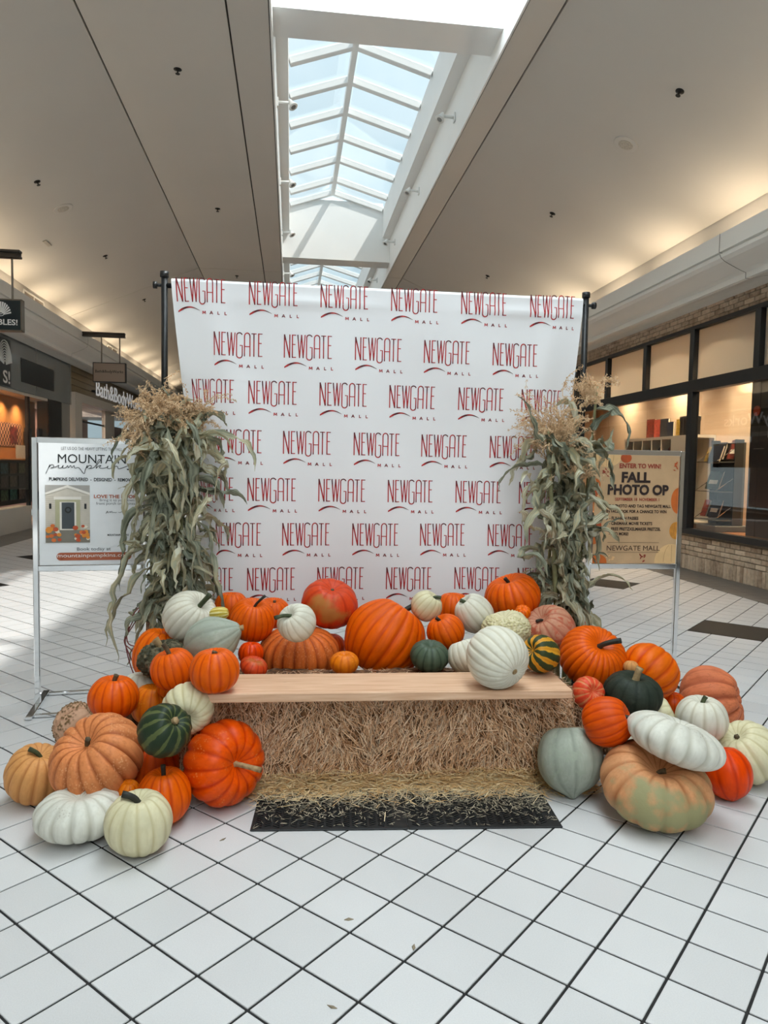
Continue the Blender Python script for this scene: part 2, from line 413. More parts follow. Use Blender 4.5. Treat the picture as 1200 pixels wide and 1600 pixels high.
# ---- cornices with a lamp trough, and the upright behind them
prof_r = [(5.40, 4.02), (4.97, 4.02), (4.97, 4.13), (4.85, 4.13), (4.85, 3.925), (4.885, 3.92), (4.885, 3.905), (4.86, 3.90), (4.875, 3.865), (4.92, 3.83), (4.98, 3.80), (5.06, 3.765), (5.13, 3.735), (5.19, 3.715), (5.19, 3.65), (5.24, 3.645), (5.42, 3.69), (5.5, 3.70), (5.72, 3.70), (5.72, 4.02)]
for side, fx in (('right', lambda x: x), ('left', lambda x: .48-x)):
    m = MB(); n = len(prof_r)
    for y in (-11, 37): m.v += [(fx(x), y, z) for x, z in prof_r]
    for k in range(n): m.f.append((k, (k+1) % n, n+(k+1) % n, n+k))
    o = m.build('trim_1' if side == 'right' else 'trim_2', M_cornice)
    struct(o, 'curved pale cornice above the brick bookshop front' if side == 'right' else 'curved pale cornice above the shop fronts with hanging signs', 'cornice')
    jm = MB()
    for yy in ((7.98, 16.5, 25) if side == 'right' else (7.6, 16.6, 25)):
        jm.v += []
        pr = prof_r[3:18]; n0 = len(jm.v)
        for dy in (-.005, .005): jm.v += [(fx(x-.002), yy+dy, z+(.002 if i == 0 else -.002)) for i, (x, z) in enumerate(pr)]
        for k in range(len(pr)-1): jm.f.append((n0+k, n0+k+1, n0+len(pr)+k+1, n0+len(pr)+k))
    jm.build('joint', M_joint, o)
    cv = MB(); xa = fx(5.38); cv.box(min(xa, fx(5.46)), -11, 4.0, max(xa, fx(5.46)), 37, 4.75)
    struct(cv.build('trim_3' if side == 'right' else 'trim_4', M_ceil), 'lit upright strip behind the cornice, brick front side' if side == 'right' else 'lit upright strip behind the cornice, hanging sign side', 'cove')
    # lamps lying in the trough
    M_tube = mat('cove_lamp_tube', (1, .78, .5), .5, emit=(1, .80, .55), estr=3, nscale=3, namt=.02)
    for k in range(17):
        y = 2.9+k*1.75
        ft = empty('cove_lamp', (fx(5.16), y, 4.02)); tag(ft, 'warm cove lamp hidden behind the ' + ('brick front' if side == 'right' else 'hanging sign side') + ' cornice', 'lamp', 'cove lamps behind the ' + side + ' cornice')
        mm = MB(); mm.box(-.05, -.6, 0, .05, .6, .03, .004); mm.build('lamp_tray', M_white, ft)
        mm = MB(); mm.tube([(0, -.57, .045), (0, .57, .045)], .013, 8); mm.build('lamp_tube', M_tube, ft)
        al = area('cove_light', (fx(5.16), y, 4.075), (-.25 if side == 'right' else .25, 0, 1), 1.1, .05, 7.2, (1, .82, .58))
        al.rotation_euler = (Matrix.Rotation(math.radians(180), 4, 'X') @ Matrix.Rotation(math.radians(90), 4, 'Z')).to_euler()
        al.parent = ft; al.location = (0, 0, .062)

# ---- unseen end walls, added to keep sky light from leaking in
struct(box_obj('wall_far', -6.6, 36.9, 0, 6.6, 37.2, 8, mat('far_wall', srgb(190, 182, 170), .8, nscale=.6, namt=.04)), 'plain unseen far wall added to block sky light', 'wall')
struct(box_obj('wall_back', -6.6, -11.2, 0, 6.6, -10.9, 8, M_white), 'plain unseen wall added behind the camera against sky light', 'wall')

# ---- ceiling fittings
def ceil_z(x):
    if x < X_CL: return Z_C + (x-X_CL)*(Z_C-Z_F)/(X_CL-X_FL)
    if x > X_CR: return Z_C - (x-X_CR)*(Z_C-Z_F)/(X_FR-X_CR)
    return Z_C
M_spr = mat('dark_sprinkler', srgb(35, 33, 30), .4, .4, nscale=30, namt=.3)
def slope(x): return math.atan2(Z_C-Z_F, X_CL-X_FL) if x < X_CL else (-math.atan2(Z_C-Z_F, X_FR-X_CR) if x > X_CR else 0)
SPR = [(-1.3, 8.68), (-3.48, 10.75), (-1.3, 13.16), (-3.46, 14.35), (3.86, 7.18), (3.86, 10.8), (3.86, 14.45), (-1.3, 17.68), (-3.46, 17.96)]
SPR_L = ['black sprinkler high in the flat ceiling, nearest the camera', 'black sprinkler in the sloped ceiling near the round speaker', 'black sprinkler farther along the flat ceiling', 'black sprinkler in the sloped ceiling between the two hanging signs', 'nearest black sprinkler in the ceiling over the bookshop', 'black sprinkler in the ceiling just above the banner, bookshop side', 'far black sprinkler low over the banner, bookshop side', 'tiny far sprinkler beyond the ceiling cross joint, by the roof light', 'tiny far sprinkler beyond the cross joint, over the white shop front']
for (x, y), lab in zip(SPR, SPR_L):
    e = empty('sprinkler', (x, y, ceil_z(x))); tag(e, lab, 'sprinkler', 'ceiling sprinklers'); e.rotation_euler = (0, -slope(x), 0)
    m = MB(); m.lathe([(.045, .0), (.045, -.006), (.03, -.012), (.012, -.02)], 14); m.build('escutcheon', M_spr, e)
    m = MB(); m.lathe([(.008, -.012), (.008, -.045), (.026, -.048), (.026, -.052)], 12); m.build('deflector', M_spr, e)
M_grill = mat('speaker_grille', srgb(176, 168, 156), .6, nscale=90, namt=.3)
for x, y, lab in ((3.87, 8.4, 'round ceiling speaker with white rim over the bookshop'), (-3.46, 11.83, 'round ceiling speaker in the ceiling on the hanging sign side')):
    e = empty('ceiling_speaker', (x, y, ceil_z(x))); tag(e, lab, 'speaker', 'ceiling speakers'); e.rotation_euler = (0, -slope(x), 0)
    m = MB(); m.lathe([(.15, 0), (.15, -.008), (.135, -.012), (.088, -.01)], 28); m.build('rim', M_ceil, e)
    m = MB(); m.lathe([(.088, -.004), (.088, -.013), (.05, -.017), (.01, -.018)], 24); m.build('grille', M_grill, e)
m = MB(); m.box(-.03, -.14, -.012, .03, .14, 0, .003); o = m.build('ceiling_slot', M_grill); o.location = (-4.02, 12.86, ceil_z(-4.02)); o.rotation_euler = (0, -slope(-4.02), 0)
tag(o, 'small slotted ceiling fitting near the cornice', 'vent')

# ================================================================== RIGHT: brick bookshop front
def brick_mat(name, a, b2):
    m, nt, out = nmat(name)
    b = nt.nodes.new('ShaderNodeBsdfPrincipled'); nt.links.new(b.outputs[0], out.inputs[0])
    oi = nt.nodes.new('ShaderNodeObjectInfo'); tc = nt.nodes.new('ShaderNodeNewGeometry')
    n = nt.nodes.new('ShaderNodeTexNoise'); n.inputs['Scale'].default_value = 18; n.inputs['Detail'].default_value = 6
    nt.links.new(tc.outputs['Position'], n.inputs['Vector'])
    ad = nt.nodes.new('ShaderNodeMath'); ad.operation = 'MULTIPLY_ADD'; ad.inputs[1].default_value = .55
    nt.links.new(oi.outputs['Random'], ad.inputs[0]); nt.links.new(n.outputs['Fac'], ad.inputs[2])
    r = nt.nodes.new('ShaderNodeValToRGB'); r.color_ramp.elements[0].position = .4; r.color_ramp.elements[0].color = b2
    r.color_ramp.elements[1].position = 1.0; r.color_ramp.elements[1].color = a
    nt.links.new(ad.outputs[0], r.inputs['Fac']); nt.links.new(r.outputs['Color'], b.inputs['Base Color'])
    b.inputs['Roughness'].default_value = .9
    bp = nt.nodes.new('ShaderNodeBump'); bp.inputs['Strength'].default_value = .5; bp.inputs['Distance'].default_value = .006
    nt.links.new(n.outputs['Fac'], bp.inputs['Height']); nt.links.new(bp.outputs['Normal'], b.inputs['Normal'])
    return m
M_brick = brick_mat('tan_brick', srgb(214, 192, 166), srgb(158, 134, 112))
M_mortar = mat('mortar', srgb(138, 124, 108), .95, nscale=40, namt=.15)
wr = MB()
wr.box(5.715, -11, 0, 5.95, 37, .52); wr.box(5.715, -11, 3.46, 5.95, 37, 4.7); wr.box(5.715, -11, .5, 5.95, 7.3, 3.5); wr.box(5.715, 15.2, .5, 5.95, 37, 3.5)
wall_r = struct(wr.build('wall_right', M_mortar), 'tan brick shop wall below and above the black framed windows', 'wall')
bw, bh = .205, .058
def brick_mesh(w, h):
    m = MB(); m.box(-.02, -w/2, -h/2, .016, w/2, h/2, .004); me = m.mesh('brick'); me.materials.append(M_brick); return me
bm_run = brick_mesh(bw-.009, bh); bm_sol = brick_mesh(.064, .205)
def put_brick(me, y, z):
    o = link('brick', me, None, wall_r); o.location = (5.715+rnd.uniform(-.003, .002), y, z); o.rotation_euler = (0, 0, rnd.choice((0, math.pi))*0)
for k in range(60): put_brick(bm_sol, 7.75+k*.073, .104)
for c in range(4):
    for k in range(19): put_brick(bm_run, 7.75+(c % 2)*.1+k*bw*1.05, .245+c*.068)
for c in range(4):
    for k in range(26): put_brick(bm_run, 7.7+(c % 2)*.1+k*bw*1.05, 3.497+c*.066)
# the rest of the courses, too far or out of frame to tell apart
far = MB()
for c in range(4):
    y = 12.0
    while y < 15.3: far.box(5.70, y, .216+c*.068, 5.72, y+bw-.009, .274+c*.068); y += bw*1.05
    y = 13.2
    while y < 18: far.box(5.70, y, 3.468+c*.066, 5.72, y+bw-.009, 3.526+c*.066); y += bw*1.05
y = 12.2
while y < 15.3: far.box(5.70, y, .0, 5.72, y+.064, .206); y += .073
fo = far.build('brick_courses', M_brick, wall_r); fo['kind'] = 'stuff'

# window: frame bars, frosted upper lights, clear lower lights
win = empty('window_1', (5.7, 11, .52)); struct(win, 'black framed bookshop window with frosted upper panes', 'window')
def wbar(y0, z0, y1, z1, x0=5.62, x1=5.74, name='frame_bar'):
    m = MB(); m.box(x0-5.7, y0-11, z0-.52, x1-5.7, y1-11, z1-.52, .005); return m.build(name, M_frame, win)
wbar(7.2, .52, 15.2, .60); wbar(7.2, 2.535, 15.2, 2.70); wbar(7.2, 3.405, 15.2, 3.462)
for y in (8.36, 9.83, 11.22, 12.66, 14.1): wbar(y-.055, 2.70, y+.055, 3.41, name='mullion')
for y in (9.83, 14.1): wbar(y-.06, .60, y+.06, 2.54, name='mullion')
M_frost, nt, out = nmat('frosted_glass')
_d = nt.nodes.new('ShaderNodeBsdfDiffuse'); _d.inputs[0].default_value = srgb(200, 200, 190)
_t = nt.nodes.new('ShaderNodeBsdfTranslucent'); _t.inputs[0].default_value = srgb(244, 242, 236)
_g = nt.nodes.new('ShaderNodeBsdfGlossy'); _g.inputs['Roughness'].default_value = .12; _g.inputs[0].default_value = (.9, .9, .9, 1)
_n = nt.nodes.new('ShaderNodeTexNoise'); _n.inputs['Scale'].default_value = 3
_m1 = nt.nodes.new('ShaderNodeMixShader'); _m1.inputs[0].default_value = .8
_m2 = nt.nodes.new('ShaderNodeMixShader'); _m2.inputs[0].default_value = .07
nt.links.new(_d.outputs[0], _m1.inputs[1]); nt.links.new(_t.outputs[0], _m1.inputs[2]); nt.links.new(_m1.outputs[0], _m2.inputs[1]); nt.links.new(_g.outputs[0], _m2.inputs[2]); nt.links.new(_m2.outputs[0], out.inputs[0])
ys = [7.3, 8.36, 9.83, 11.22, 12.66, 14.1, 15.2]
for a, b in zip(ys[:-1], ys[1:]):
    m = MB(); m.box(-.005, a-11+.05, 2.70-.52, .003, b-11-.05, 3.41-.52); p = m.build('frosted_pane', M_frost, win)
ys = [7.3, 8.34, 9.83, 11.22, 12.66, 14.1, 15.2]
for a, b in zip(ys[:-1], ys[1:]):
    m = MB(); m.box(-.004, a-11+.004, .60-.52, .004, b-11-.004, 2.54-.52); p = m.build('pane', M_shopglass, win)

# shop window interior
M_shopwall = mat('shop_wall', srgb(196, 180, 158), .8, nscale=.8, namt=.05)
M_shopfloor = mat('shop_floor_wood', srgb(168, 116, 72), .5, nscale=3, namt=.12)
M_shopceil = mat('shop_ceiling', srgb(214, 206, 194), .9, nscale=1, namt=.03)
sh = MB(); sh.box(8.2, 6.0, 0, 8.35, 19, 3.62)
shop = struct(sh.build('wall_bookshop', M_shopwall), 'beige back wall inside the lit bookshop', 'wall')
for nm, bx, mt, lab, cat in (('wall_bookshop_near', (5.95, 5.9, 0, 8.35, 6.0, 3.62), M_shopwall, 'beige side wall inside the bookshop, near end', 'wall'), ('wall_bookshop_far', (5.95, 19, 0, 8.35, 19.1, 3.62), M_shopwall, 'beige side wall inside the bookshop, far end', 'wall'), ('floor_bookshop', (5.74, 6.0, .3, 8.2, 19, .53), M_shopfloor, 'raised wooden floor of the bookshop window', 'floor'), ('ceiling_bookshop', (5.95, 6.0, 3.55, 8.35, 19, 3.65), M_shopceil, 'dark ceiling inside the bookshop', 'ceiling'), ('wall_partition', (7.25, 9.45, .53, 7.32, 11.4, 2.7), M_shopwall, 'beige partition behind the bookshop rack', 'wall')):
    m = MB(); m.box(*bx); struct(m.build(nm, mt), lab, cat)
M_bulb = mat('shop_lamp_glow', (1, .9, .75), .5, emit=(1, .8, .55), estr=18, nscale=2, namt=.02)
for i, (x, y) in enumerate(((6.55, 9.2), (6.55, 10.6), (6.55, 12.0), (6.55, 13.4), (7.75, 9.0), (7.75, 12.2), (7.75, 14.6), (7.75, 17.0))):
    e = empty('shop_downlight', (x, y, 3.55)); tag(e, 'warm downlight in the bookshop ceiling behind the frosted panes', 'lamp', 'bookshop downlights')
    m = MB(); m.lathe([(.075, 0), (.075, -.02), (.06, -.05), (.05, -.05)], 16); m.build('lamp_can', M_frame, e)
    m = MB(); m.lathe([(.045, -.045), (.045, -.054), (.02, -.058)], 14); m.build('lamp_glass', M_bulb, e)
    l = bpy.data.lights.new('shop_light', 'SPOT'); l.energy = 300; l.spot_size = math.radians(150); l.spot_blend = .9; l.color = (1, .76, .5); l.shadow_soft_size = .05
    lo = bpy.data.objects.new('shop_light', l); C.objects.link(lo); lo.parent = e; lo.location = (0, 0, -.07)
# things in the shop window
def cover_mat(i, a, b):
    return mat('book_cover_%d' % i, a, .4, nscale=22, col2=b, namt=.1)
COV = [cover_mat(0, srgb(150, 60, 40), srgb(40, 30, 30)), cover_mat(1, srgb(40, 50, 70), srgb(14, 16, 24)), cover_mat(2, srgb(30, 80, 66), srgb(16, 36, 34)), cover_mat(3, srgb(190, 160, 60), srgb(120, 90, 40)), cover_mat(4, srgb(70, 70, 74), srgb(30, 30, 32)), cover_mat(5, srgb(190, 90, 70), srgb(120, 40, 36))]
M_page = mat('book_pages', srgb(225, 214, 190), .8, nscale=60, namt=.06)
M_patch = mat('book_title_patch', srgb(230, 222, 206), .6, nscale=12, namt=.06)
def book(w, h, d, cov, label, group, patch=False):
    """standing book: cover faces -X, width along Y"""
    e = empty('book'); tag(e, label, 'book', group)
    m = MB(); m.box(-d/2, -w/2, 0, -d/2+.004, w/2, h); m.box(d/2-.004, -w/2, 0, d/2, w/2, h); m.box(-d/2, w/2-.004, 0, d/2, w/2, h); m.build('cover', cov, e)
    m = MB(); m.box(-d/2+.004, -w/2+.004, .004, d/2-.004, w/2-.004, h-.004); m.build('pages', M_page, e)
    if patch:
        m = MB(); m.box(-d/2-.002, -w*.32, h*.28, -d/2, w*.32, h*.5); m.build('title_patch', M_patch, e)
    return e
M_rack = mat('rack_metal', srgb(92, 96, 92), .45, .3, nscale=8, namt=.1)
rk = empty('book_rack', (6.45, 10.25, .53)); tag(rk, 'grey metal book display rack standing in the bookshop window', 'rack')
m = MB(); m.box(-.3, -.34, 0, .3, .34, .09, .01); m.build('rack_base', M_rack, rk)
m = MB(); m.box(.1, -.3, .09, .16, .3, 1.32, .004); m.build('back_panel', M_rack, rk)
for s_ in (-1, 1):
    m = MB(); m.box(-.02, s_*.3-.012, .09, .12, s_*.3+.012, 1.36, .003); m.build('side_panel', mat('rack_side', srgb(46, 48, 46), .5, nscale=6, namt=.1), rk)
slant = math.radians(18)
for k, z in enumerate((.16, .58, 1.02)):
    m = MB(); m.box(-.26, -.3, z, .1, .3, z+.012); m.build('shelf', M_rack, rk)
    for s_ in (-.26, .26):
        m = MB(); m.tube([(-.27, s_, z+.02), (.08, s_, z+.26)], .006, 6); m.build('wire', M_chrome, rk)
for (w, h, dy, dz, ci, lab, patch, dx) in ((.25, .30, -.14, 1.05, 0, 'book with white lettered red cover at the top of the rack', True, .04), (.23, .27, .19, 1.05, 4, 'dark covered book beside it at the rack top', False, .03), (.30, .27, -.02, .99, 1, 'navy blue book leaning in front on the top rack shelf', False, -.18), (.34, .28, .03, .60, 2, 'green book with white title patch on the middle rack shelf', True, -.15), (.28, .27, -.02, .18, 1, 'dark book with white title patch on the bottom rack shelf', True, -.15), (.14, .26, .23, .18, 5, 'narrow red book at the end of the bottom rack shelf', False, -.15), (.11, .25, .26, 1.0, 3, 'narrow yellow book at the edge of the top rack shelf', False, -.12)):
    b = book(w, h, .03, COV[ci], lab, 'books on the window rack', patch); b.location = (6.45+dx, 10.25+dy, .53+dz+.02); b.rotation_euler = (0, slant, 0)
M_laminate = mat('white_laminate', srgb(206, 204, 194), .5, nscale=2, namt=.03)
cu = empty('cube_shelf', (6.85, 12.7, .53)); tag(cu, 'long pale cube shelf with open pigeonholes inside the bookshop', 'shelf')
m = MB(); m.box(-.2, -1.25, 1.45, .2, 1.3, 1.5); m.build('top_board', M_laminate, cu); m = MB(); m.box(-.2, -1.25, 0, .2, 1.3, .04); m.build('bottom_board', M_laminate, cu)
m = MB(); m.box(.17, -1.25, 0, .2, 1.3, 1.45); m.build('back_board', M_laminate, cu)
for k in range(6):
    m = MB(); y = -.55+k*.36; m.box(-.2, y, .04, .17, y+.03, 1.45); m.build('divider', M_laminate, cu)
for z in (.75, 1.13):
    m = MB(); m.box(-.19, -.55, z, .17, 1.3, z+.03); m.build('shelf_board', M_laminate, cu)
m = MB(); m.box(-.2, -1.25, .04, -.18, -.55, 1.45); m.build('door_panel', M_laminate, cu)
for i, (y, w, h, ci, lab) in enumerate(((13.25, .26, .36, 0, 'brown patterned book standing at the end of the cube shelf top'), (12.99, .22, .34, 5, 'red and black book standing second on the cube shelf top'), (12.74, .24, .34, 4, 'grey covered book standing third on the cube shelf top'), (12.52, .17, .27, 1, 'small dark book standing fourth on the cube shelf top'), (12.24, .13, .30, 3, 'narrow book standing beside the black box on the cube shelf'), (12.12, .07, .27, 0, 'thin brown book against the black box on the cube shelf'))):
    b = book(w, h, .035, COV[ci], lab, 'books on the cube shelf'); b.location = (6.83, y, 2.032); b.rotation_euler = (0, 0, .12)
e = empty('gift_box', (6.85, 11.92, 2.031)); tag(e, 'black gift box with dark bow on the cube shelf', 'box')
m = MB(); m.box(-.12, -.13, 0, .12, .13, .32, .008); m.build('box_body', M_black, e)
m = MB(); m.box(-.125, -.135, .25, .125, .135, .335, .008); m.build('lid', mat('box_lid', srgb(38, 36, 36), .4, nscale=9, namt=.1), e)
m = MB(); m.box(-.135, -.02, 0, -.125, .02, .33); m.build('ribbon', mat('box_ribbon', srgb(60, 56, 56), .3, nscale=9, namt=.1), e)
for k in range(5):
    m = MB(); m.lathe([(.06, 0), (.07, .06), (.05, .12), (.02, .16)], 12); o = m.build('ornament', COV[k % 6]); o.location = (6.76, 12.36+k*.36, 1.693)
    tag(o, 'small ornament in the top pigeonhole number %s of the cube shelf' % ('one', 'two', 'three', 'four', 'five')[k], 'ornament', 'ornaments in the cube shelf')
# black poster panel at the near end of the window
e = empty('poster_panel', (6.3, 8.0, .53)); tag(e, 'tall black poster panel inside the near end of the bookshop window', 'poster')
m = MB(); m.box(0, -.6, 0, .04, 1.42, 2.35, .004); m.build('board', M_black, e)
me = fit_text('E', .12, .2); o = link('lettering', me, M_patch, e); o.rotation_euler = (math.radians(90), 0, math.radians(-90)); o.location = (-.003, .97, 1.45)
m = MB(); m.box(-.003, 1.1, 1.2, 0, 1.32, 1.21); m.build('print_line', mat('grey_print', srgb(120, 116, 110), .6, nscale=5, namt=.05), e)
m = MB(); m.lathe([(.07, 0), (.07, -.012)], 20, (0, 1.28, 1.72), 'X'); m.build('red_dot_print', mat('red_print', srgb(190, 70, 40), .5, nscale=7, namt=.15), e)

# ================================================================== LEFT: shop fronts with hanging signs
XL = -5.3
M_fascia = mat('gloss_grey_fascia', srgb(140, 144, 144), .16, .0, .8, nscale=1, namt=.05, coat=.6)
M_tan = mat('tan_boards', srgb(140, 122, 92), .5, nscale=2, namt=.08)
M_bbw = mat('cream_surround', srgb(206, 200, 190), .6, nscale=1.5, namt=.03)
M_darkpanel = mat('dark_panel', srgb(40, 42, 42), .3, nscale=3, namt=.1)
wl_ = MB(); wl_.box(XL-.25, -11, 3.72, XL, 37, 4.7); wl_.box(XL-.25, -11, 0, XL, 13.4, 3.8); wl_.box(XL-.25, 28, 0, XL, 37, 3.8)
wall_l = struct(wl_.build('wall_left', M_bbw), 'pale wall above and beside the shop fronts with hanging signs', 'wall')
fa = empty('shop_fascia', (XL, 16, 2.7)); tag(fa, 'glossy grey sign band over the first shop front', 'fascia', None, 'structure')
def lbox(nm, x0, y0, z0, x1, y1, z1, mt, par, bev=.004):
    m = MB(); px, py, pz = par.location; m.box(x0-px, y0-py, z0-pz, x1-px, y1-py, z1-pz, bev); return m.build(nm, mt, par)
lbox('sign_band', XL-.2, 13.2, 2.76, XL, 16.17, 3.74, M_fascia, fa); lbox('sign_band', XL-.2, 16.2, 2.76, XL, 18.5, 3.74, M_fascia, fa)
lbox('end_cap', XL-.2, 18.5, 2.76, XL+.02, 18.56, 3.74, mat('fascia_end', srgb(150, 148, 142), .4, nscale=2, namt=.04), fa)
lbox('soffit', XL-1.2, 13.2, 2.70, XL-.02, 18.5, 2.76, M_bbw, fa)
lbox('dark_inset', XL, 15.3, 2.95, XL+.012, 17.3, 3.42, M_darkpanel, fa)
lbox('logo_panel', XL, 13.4, 2.78, XL+.012, 14.75, 3.66, mat('logo_panel', srgb(58, 62, 64), .4, nscale=3, namt=.08), fa)
M_lit = mat('white_letters', srgb(240, 240, 238), .5, emit=(1, 1, 1), estr=.25, nscale=4, namt=.02)
m = MB()
for k in range(9):
    r = .10+k*.055
    pts = [(XL+.016, 14.45-r*math.cos(a)*.62, 3.16+r*math.sin(a)*.85) for a in [math.radians(10+16*i) for i in range(11)]]
    m.tube(pts, .010, 5)
m = m.build('shell_mark', M_white, fa, True); m.location = tuple(-Vector(fa.location))
me = fit_text('S!', .34, .24, bold=.02); o = link('lettering', me, M_white, fa); o.rotation_euler = (math.radians(90), 0, math.radians(90)); o.location = Vector((XL+.016, 14.52, 2.95))-Vector(fa.location)
# first shop: plinth, window, merchandise
st = empty('window_2', (XL, 15, 0)); struct(st, 'lit window of the first shop with framed cards', 'window')
lbox('plinth', XL-.25, 13.3, 0, XL, 15.8, .48, M_bbw, st)
lbox('frame_post', XL-.08, 15.72, .48, XL, 15.78, 2.70, M_frame, st)
lbox('dark_pilaster', XL-.25, 16.95, 0, XL, 17.85, 2.76, M_darkpanel, st)
lbox('grey_pilaster', XL-.25, 17.9, 0, XL, 18.5, 2.76, mat('grey_pilaster', srgb(150, 148, 142), .3, nscale=2, namt=.05), st)
lbox('pane', XL-.02, 13.3, .48, XL-.012, 15.72, 2.70, M_shopglass, st, 0)
lbox('pane', XL-.02, 15.78, .0, XL-.012, 16.95, 2.70, M_shopglass, st, 0)
M_orange = mat('amber_display_wall', srgb(196, 132, 72), .7, nscale=1, namt=.06)
lbox('display_back', XL-.5, 13.3, 1.42, XL-.42, 17.35, 2.70, M_orange, st)
lbox('display_back_low', XL-.5, 13.3, .48, XL-.42, 17.35, 1.42, M_black, st)
lbox('room_back', XL-2.6, 13.3, 0, XL-2.5, 19, 2.72, mat('shop_back', srgb(186, 158, 110), .8, nscale=1, namt=.06), st)
lbox('room_floor', XL-2.5, 13.3, -.02, XL-.25, 19, .01, M_shopfloor, st)
for yy in (14.6, 15.4, 16.2, 17.0):
    l = bpy.data.lights.new('shop_light', 'SPOT'); l.energy = 70; l.spot_size = math.radians(120); l.spot_blend = .9; l.color = (1, .74, .46); l.shadow_soft_size = .02
    lo = bpy.data.objects.new('shop_light', l); C.objects.link(lo); lo.location = (XL-.12, yy, 2.66); look(lo, (-.25, 0, -1))
l = area('shop_light', (XL-1.5, 16.6, 2.6), (0, 0, -1), 1.0, 1.6, 110, (1, .85, .65))
CARDC = [(92, 140, 146), (142, 112, 74), (150, 158, 116), (116, 108, 104), (136, 132, 112), (92, 90, 88), (100, 132, 108), (84, 150, 146), (150, 136, 132)]
for r in range(3):
    for c in range(3):
        k = r*3+c
        e = empty('framed_card', (XL-.40, 15.47+c*.485, 1.235-r*.272)); nmr = ('top', 'middle', 'bottom')[r]; nmc = ('first', 'second', 'third')[c]
        tag(e, '%s picture card in the %s row of the lit window' % (nmc, nmr), 'picture card', 'picture cards in the first shop window')
        m = MB(); m.box(-.015, -.2, -.115, .0, .2, .115, .004); m.build('card_frame', M_darkpanel, e)
        m = MB(); m.box(0, -.185, -.105, .004, .185, .105); m.build('print', mat('card_print_%d' % k, srgb(*CARDC[k]), .5, nscale=14, col2=srgb(*[int(x*.55) for x in CARDC[k]]), namt=.2), e)
m = MB(); m.box(-.01, -.62, -.24, 0, .62, .24, .003)
M_chk, nt, out = nmat('checked_cloth'); b = nt.nodes.new('ShaderNodeBsdfPrincipled'); nt.links.new(b.outputs[0], out.inputs[0])
ck = nt.nodes.new('ShaderNodeTexChecker'); ck.inputs['Scale'].default_value = 14; ck.inputs[1].default_value = srgb(214, 150, 110); ck.inputs[2].default_value = srgb(70, 40, 34)
tc = nt.nodes.new('ShaderNodeTexCoord'); nt.links.new(tc.outputs['Object'], ck.inputs[0]); nt.links.new(ck.outputs[0], b.inputs[0]); b.inputs['Roughness'].default_value = .9
tp = m.build('wall_hanging', M_chk); tp.location = (XL-.41, 15.85, 1.92); tag(tp, 'checked cloth with a red picture hung in the first shop window', 'wall hanging')
m = MB(); m.box(.001, -.02, -.17, .006, .36, .17); m.build('picture', mat('red_picture', srgb(150, 50, 44), .7, nscale=9, col2=srgb(60, 30, 26), namt=.2), tp)
m = MB(); m.box(-.006, -.26, -.07, .006, .26, .21, .002); o = m.build('notice_card', M_patch); o.location = (XL-.34, 16.2, 1.505); o.rotation_euler = (0, 0, .0); tag(o, 'small white notice standing on the ledge of the lit window', 'notice')
lbox('ledge', XL-.42, 13.3, 1.40, XL-.2, 17.3, 1.43, M_orange, st)
for i, (dy, w, z0, z1, ci) in enumerate(((16.72, .36, 1.45, 2.1, 4), (16.95, .5, 1.2, 2.1, 1))):
    m = MB(); m.box(-.02, -w/2, 0, .02, w/2, z1-z0, .004); o = m.build('wall_print', COV[ci]); o.location = (XL-.36+i*.2, dy, z0)
    tag(o, ['dark patterned print hanging by the window post of the lit shop', 'dark print with white tag behind the shop door glass'][i], 'print')

# second shop: tan boards, cream surround, lit name
s2 = empty('window_3', (XL, 22, 0)); struct(s2, 'cream framed front of the second shop under its lit name', 'window')
for k in range(4): lbox('tan_board', XL-.2, 18.6, 3.10+k*.16, XL+.01, 28, 3.25+k*.16, M_tan, s2)
lbox('surround_top', XL-.2, 18.68, 2.88, XL+.08, 28, 3.09, M_bbw, s2)
lbox('surround_post', XL-.2, 18.68, 0, XL+.08, 19.25, 2.88, M_bbw, s2)
lbox('surround_post', XL-.2, 22.3, 0, XL-.1, 23.4, 2.88, M_bbw, s2)
lbox('pane', XL-.16, 19.25, .0, XL-.15, 22.3, 2.88, M_shopglass, s2, 0); lbox('pane', XL-.16, 23.4, .0, XL-.15, 28, 2.88, M_shopglass, s2, 0)
lbox('room_back', XL-2.2, 18.7, 0, XL-2.1, 28, 2.9, mat('pink_back', srgb(150, 112, 100), .8, nscale=1, namt=.06), s2)
lbox('room_ceiling', XL-2.2, 18.7, 2.9, XL-.1, 28, 2.95, M_bbw, s2)
lbox('window_rail', XL-.17, 19.25, 2.42, XL-.14, 22.3, 2.47, M_frame, s2)
lbox('poster', XL-.6, 19.35, 1.75, XL-.55, 20.9, 2.36, M_black, s2); lbox('poster', XL-.5, 23.6, 1.6, XL-.45, 28, 2.55, mat('red_black_poster', srgb(120, 30, 26), .5, nscale=2.2, col2=srgb(16, 10, 10), namt=.2), s2)
area('shop_light', (XL-1.2, 22, 2.85), (0, 0, -1), 1.0, 6, 200, (1, .82, .66))
sg = empty('shop_name_sign', (XL+.1, 23.4, 3.30)); tag(sg, 'lit white raised lettering over the cream shop front', 'sign')
me = fit_text('Bath&BodyWorks', 6.0, .56, extrude=.012); o = link('lettering', me, M_lit, sg); o.rotation_euler = (math.radians(90), 0, math.radians(90)); o.location = (.03, 0, 0)
m = MB(); m.box(-.1, -3.0, -.05, .0, 3.0, .0, 0); m.build('raceway', M_darkpanel, sg)

